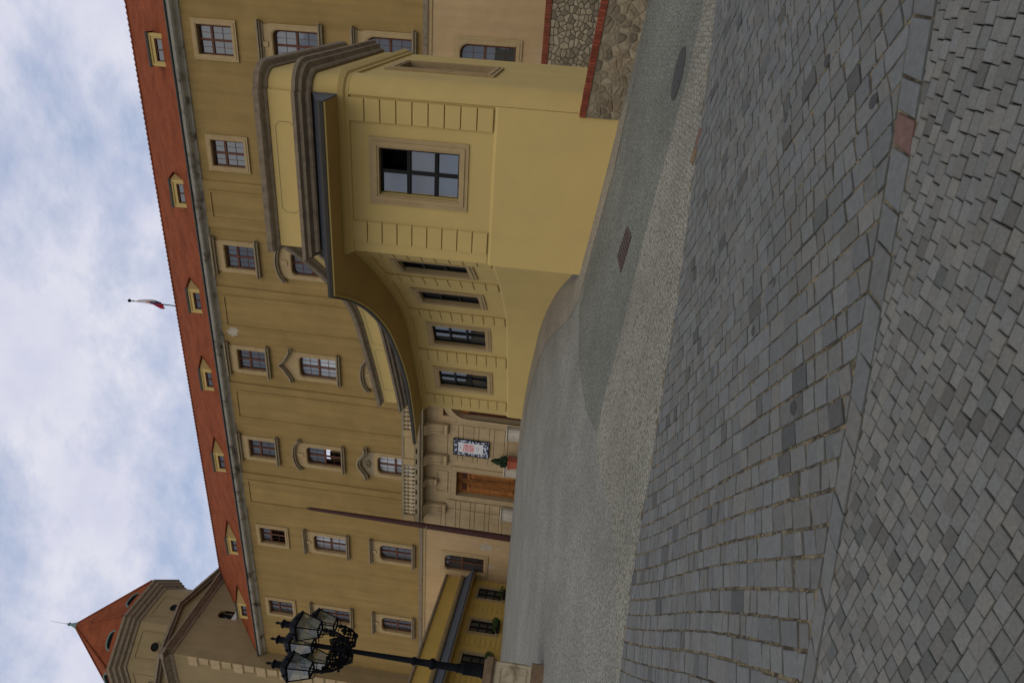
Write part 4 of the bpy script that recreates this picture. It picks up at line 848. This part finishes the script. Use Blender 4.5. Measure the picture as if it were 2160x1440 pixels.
# ------------------------------------------------------------------ poles, flag
pl = tag(MB().tube([(-34.25, 38, 1.5), (-34.25, 38, 2.7), (-34.15, 38, 12), (-34.08, 38, 18.5), (-34.08, 38, 18.85)], [.25, .25, .19, .12, .02], 10).build('wooden_mast', M_POLE, smooth=True), 'tall tapering dark brown mast standing before the palace portal', 'mast')
MB().lathe((-34.24, 38, 9.1), [(.24, 0), (.25, .04), (.24, .1)], 10).build('metal_band', M_CORN, pl)
fy = 48.2; fxx = -18.88*fy/40
fg = thing('roof_flag', 'limp white blue and red flag on a thin pole above the palace ridge', 'flag', (fxx, fy, 34))
MB().tube([(fxx, fy, 33.6), (fxx, fy, 38.5)], .05, 8).build('flagpole', M_IRON, fg); MB().lathe((fxx, fy, 38.45), [(.02, 0), (.13, .08), (.15, .16), (.1, .26), (.02, .3)], 10).build('ball', M_IRON, fg)
def cloth(name, pts, mt):
    b = MB(); n = len(pts)
    for i, (z, x0, x1) in enumerate(pts):
        for k in range(7):
            f_ = k/6; x = (x0+(x1-x0)*f_)*.75; b.v.append((fxx+x, fy-.08-.10*math.sin(f_*7+i*.7), z))
    b.f = [(i*7+k, i*7+k+1, (i+1)*7+k+1, (i+1)*7+k) for i in range(n-1) for k in range(6)]; o = b.build(name, mt, fg, smooth=True)
    s = o.modifiers.new('thick', 'SOLIDIFY'); s.thickness = .012
cloth('white_stripe', [(38.0, .02, .10), (37.6, .02, .32), (37.1, .02, .48), (36.5, .02, .55), (36.0, .02, .42)], M_FLAGW)
cloth('blue_stripe', [(36.6, .0, .5), (36.2, .0, .55), (35.8, -.1, .45), (35.5, -.1, .3)], M_FLAGB); cloth('red_stripe', [(36.95, -.02, .24), (36.3, -.06, .22), (35.9, -.30, .12), (35.6, -.48, .12), (35.35, -.5, -.05)], M_FLAGR)

# ------------------------------------------------------------------ street lamp on its pedestal
LX, LY = -12.38, 9.52; lz = gz(LX, LY)
FPd = Fr((LX, LY, 0), (math.cos(R(50)), math.sin(R(50))))
pe = thing('lamp_pedestal', 'pale stone pedestal with brown cap and dark stained foot under the lamp', 'pedestal', (LX, LY, lz))
MB().box(FPd, -.32, .32, -.32, .32, lz-.6, lz+.22).build('foot', M_PEDB, pe); MB().box(FPd, -.25, .25, -.25, .25, lz+.22, lz+1.0).build('shaft', M_PED, pe)
for th_ in (50, 140, 230, 320):
    f_ = Fr((LX, LY, 0), (math.cos(R(th_)), math.sin(R(th_)))); MB().ring(f_, [(-.18, lz+.32), (.18, lz+.32), (.18, lz+.9), (-.18, lz+.9)], [(-.15, lz+.35), (.15, lz+.35), (.15, lz+.87), (-.15, lz+.87)], .24, .268).build('panel_frame', M_PED, pe)
MB().box(FPd, -.28, .28, -.28, .28, lz+1.0, lz+1.05).box(FPd, -.32, .32, -.32, .32, lz+1.05, lz+1.18).box(FPd, -.27, .27, -.27, .27, lz+1.18, lz+1.23).build('cap', M_PEDB, pe)
z0 = lz+1.232
la = thing('street_lamp', 'black cast iron street lamp with five glazed lanterns on a scrolled crown', 'street lamp', (LX, LY, z0))
MB().lathe((LX, LY, z0), [(.135, 0), (.135, .05), (.115, .08), (.11, .40), (.125, .43), (.10, .47), (.085, .55), (.10, .58), (.08, .62), (.075, 1.05), (.085, 1.08), (.115, 1.12), (.115, 1.18), (.075, 1.22), (.065, 1.5), (.085, 1.53), (.085, 1.58), (.06, 1.62), (.047, 2.95), (.06, 3.0), (.11, 3.05), (.12, 3.15), (.075, 3.22), (.09, 3.3), (.05, 3.36), (.05, 3.75), (.035, 4.05)], 14).build('post', M_IRON, la, smooth=True)
def lantern(x, y, z, par):
    b = MB().lathe((x, y, z-.28), [(.02, 0), (.045, .05), (.03, .10), (.05, .14), (.03, .2)], 8)
    w0, w1, h = .115, .205, .46
    cs = [(1, 1), (-1, 1), (-1, -1), (1, -1)]
    for sx, sy in cs: b.tube([(x+sx*w0, y+sy*w0, z), (x+sx*w1, y+sy*w1, z+h)], .014, 5); b.tube([(x, y, z-.1), (x+sx*w0*.8, y+sy*w0*.8, z-.09), (x+sx*w0, y+sy*w0, z)], .011, 5)
    for zz_, ww in ((z, w0), (z+h, w1)):
        for i in range(4): a, c = cs[i], cs[(i+1) % 4]; b.tube([(x+a[0]*ww, y+a[1]*ww, zz_), (x+c[0]*ww, y+c[1]*ww, zz_)], .022 if ww == w0 else .03, 5)
    o = b.build('lantern', M_IRON, par)
    q = lambda s, zz_: [(x+a*s, y+c*s, zz_) for a, c in cs]
    MB().hexa(q(w1+.03, z+h)+q(w1*.72, z+h+.13)).hexa(q(w1*.72, z+h+.13)+q(.075, z+h+.20)).lathe((x, y, z+h+.19), [(.085, 0), (.07, .03), (.07, .14), (.10, .17), (.08, .2), (.03, .23), (.02, .27), (.035, .30), (.01, .36)], 8).build('lantern_roof', M_IRON, o)
    for i in range(4):
        a, c = cs[i], cs[(i+1) % 4]
        MB().add([(x+a[0]*w0, y+a[1]*w0, z), (x+c[0]*w0, y+c[1]*w0, z), (x+c[0]*w1, y+c[1]*w1, z+h), (x+a[0]*w1, y+a[1]*w1, z+h)], [(0, 1, 2, 3)]).build('glass', G_LAMP, o)
    for k in range(8): t = 2*math.pi*k/8; MB().lathe((x+(w1+.03)*math.cos(t), y+(w1+.03)*math.sin(t), z+h+.02), [(.015, 0), (.03, .03), (.008, .08)], 6).build('crest_bud', M_IRON, o)
zt = 4.22
for (dx, dy) in ((.67, -.12), (.10, -.67), (-.10, .67), (-.67, .12)):
    lantern(LX+dx, LY+dy, zt+.36, la); l = math.hypot(dx, dy); ex, ey = dx/l, dy/l; P3 = lambda r, z, s=0: (LX+ex*r-ey*s, LY+ey*r+ex*s, z)
    MB().tube([P3(.04, zt-.20), P3(.22, zt-.26), P3(.45, zt-.22), P3(.62, zt-.06), P3(l, zt+.10)], [.03, .03, .028, .025, .022], 7).build('arm', M_IRON, la, smooth=True)
    for (rc, zc, rr, sgn) in ((.20, zt-.02, .12, 1), (.40, zt+.0, .11, -1), (.30, zt-.14, .10, -1), (.52, zt-.08, .09, 1), (.12, zt+.12, .08, 1), (.60, zt+.06, .08, -1), (.28, zt+.12, .08, 1), (.46, zt-.20, .07, 1), (.16, zt-.22, .08, -1), (.56, zt+.12, .06, 1)):
        pts = [P3(rc+rr*(1-.75*k/18)*math.cos(sgn*k*.55), zc+rr*(1-.75*k/18)*math.sin(sgn*k*.55), .015*math.sin(k)) for k in range(19)]
        MB().tube(pts, .017, 5).build('scroll', M_IRON, la, smooth=True)
    for k in range(9):
        r_ = random.uniform(.1, .6); q = P3(r_, zt-.15+random.uniform(-.05, .25), random.uniform(-.06, .06)); MB().lathe((q[0], q[1], q[2]-.03), [(.005, 0), (.03, .025), (.035, .04), (.008, .07)], 6).build('leaf_bud', M_IRON, la)
lantern(LX, LY, zt+.60, la)

# ------------------------------------------------------------------ rubble walls with brick caps
def voronoi(w, h, sx, sz, jit=.42):
    P = []; r = 0; z = sz*.5
    while z < h+sz*.2:
        x = sx*.5*(r % 2)+random.uniform(0, .3)*sx
        while x < w+sx*.3: P.append((x+random.uniform(-jit, jit)*sx, z+random.uniform(-jit, jit)*sz)); x += sx*random.choice([.7, .9, 1, 1.3])
        z += sz; r += 1
    out = []
    for i, p in enumerate(P):
        c = [(0, 0), (w, 0), (w, h), (0, h)]
        for j, q in enumerate(P):
            if i == j or abs(p[0]-q[0]) > 3.2*sx or abs(p[1]-q[1]) > 3.2*sz: continue
            c = clip(c, ((p[0]+q[0])/2, (p[1]+q[1])/2), (p[0]-q[0], p[1]-q[1]))
            if len(c) < 3: break
        if len(c) >= 3 and area(c) > .12*sx*sz: out.append(c)
    return out
def rubble(par, fr, w, h, z0, sx, sz, o, gap, bulge, mt):
    for c in voronoi(w, h, sx, sz):
        # round the corners
        q = []; n = len(c)
        for i in range(n):
            a, b, d = np.array(c[i-1]), np.array(c[i]), np.array(c[(i+1) % n]); q += [tuple(b+(a-b)*.13), tuple(b+(d-b)*.13)]
        p0 = inset(q, gap); b = MB(); n = len(p0); g_ = bulge*random.uniform(.6, 1.3)
        p1 = inset(p0, gap*1.2); p2 = inset(p0, min(sx, sz)*.2)
        v = [fr.pt(a, o-.01, z0+z) for a, z in p0]+[fr.pt(a, o+g_*.55, z0+z) for a, z in p0]+[fr.pt(a, o+g_*.9, z0+z) for a, z in p1]+[fr.pt(a, o+g_+random.uniform(-.2, .2)*g_, z0+z) for a, z in p2]
        b.add(v, [(r_*n+i, r_*n+(i+1) % n, (r_+1)*n+(i+1) % n, (r_+1)*n+i) for r_ in range(3) for i in range(n)]+[tuple(3*n+i for i in range(n))]); b.build('rubble_stone', mt, par)
FW = Fr((-1.52, 16.56, 0), (2.53, -.90), slope=-.088)
fwl = thing('front_rubble_wall', 'low rubble stone wall with red brick cap beside the manhole', 'wall', (1, 15.7, -.9))
MB().box(FW, 0, 6.5, -.34, 0, -1.6, .18).build('core', M_MORT, fwl); rubble(fwl, FW, 5.0, .90, -.74, .25, .15, 0, .019, .02, M_RUB)
bme = MB().block(Fr((0, 0, 0), (1, 0)), -.036, .036, -.37, .04, 0, .155, .008).mesh('brick', M_BRICK)
def bricks(par, fr, a0, a1, pitch, z, me):
    a = a0
    while a < a1:
        o = bpy.data.objects.new('brick', me); link(o, par); q = fr.pt(a, random.uniform(-.004, .004), z+random.uniform(-.003, .003)); o.location = q
        o.rotation_euler = (0, 0, math.atan2(fr.t[1], fr.t[0])+random.uniform(-.015, .015)); a += pitch
MB().box(FW, 0, 6.5, -.33, .02, .175, .31).build('cap_mortar', M_MORT, fwl); bricks(fwl, FW, .04, 4.6, .080, .18, bme)
FB = Fr((-3.5, 38.9, 0), (1, 0))
bw_ = thing('yard_rubble_wall', 'rubble stone wall with brick edge at the foot of the palace', 'wall', (0, 38.9, 0))
MB().box(FB, 0, 12, -1.05, 0, -1.8, 2.86).build('core', M_DARKM, bw_); rubble(bw_, FB, 6.5, 3.0, -.15, .36, .23, 0, .022, .035, M_RUB2)
bme2 = MB().block(Fr((0, 0, 0), (1, 0)), -.055, .055, -.3, .08, 0, .34, .01).mesh('brick', M_BRICK)
MB().box(FB, 0, 12, -.9, .05, 2.85, 3.14).build('cap_mortar', M_MORT, bw_); bricks(bw_, FB, .06, 6.2, .128, 2.86, bme2)
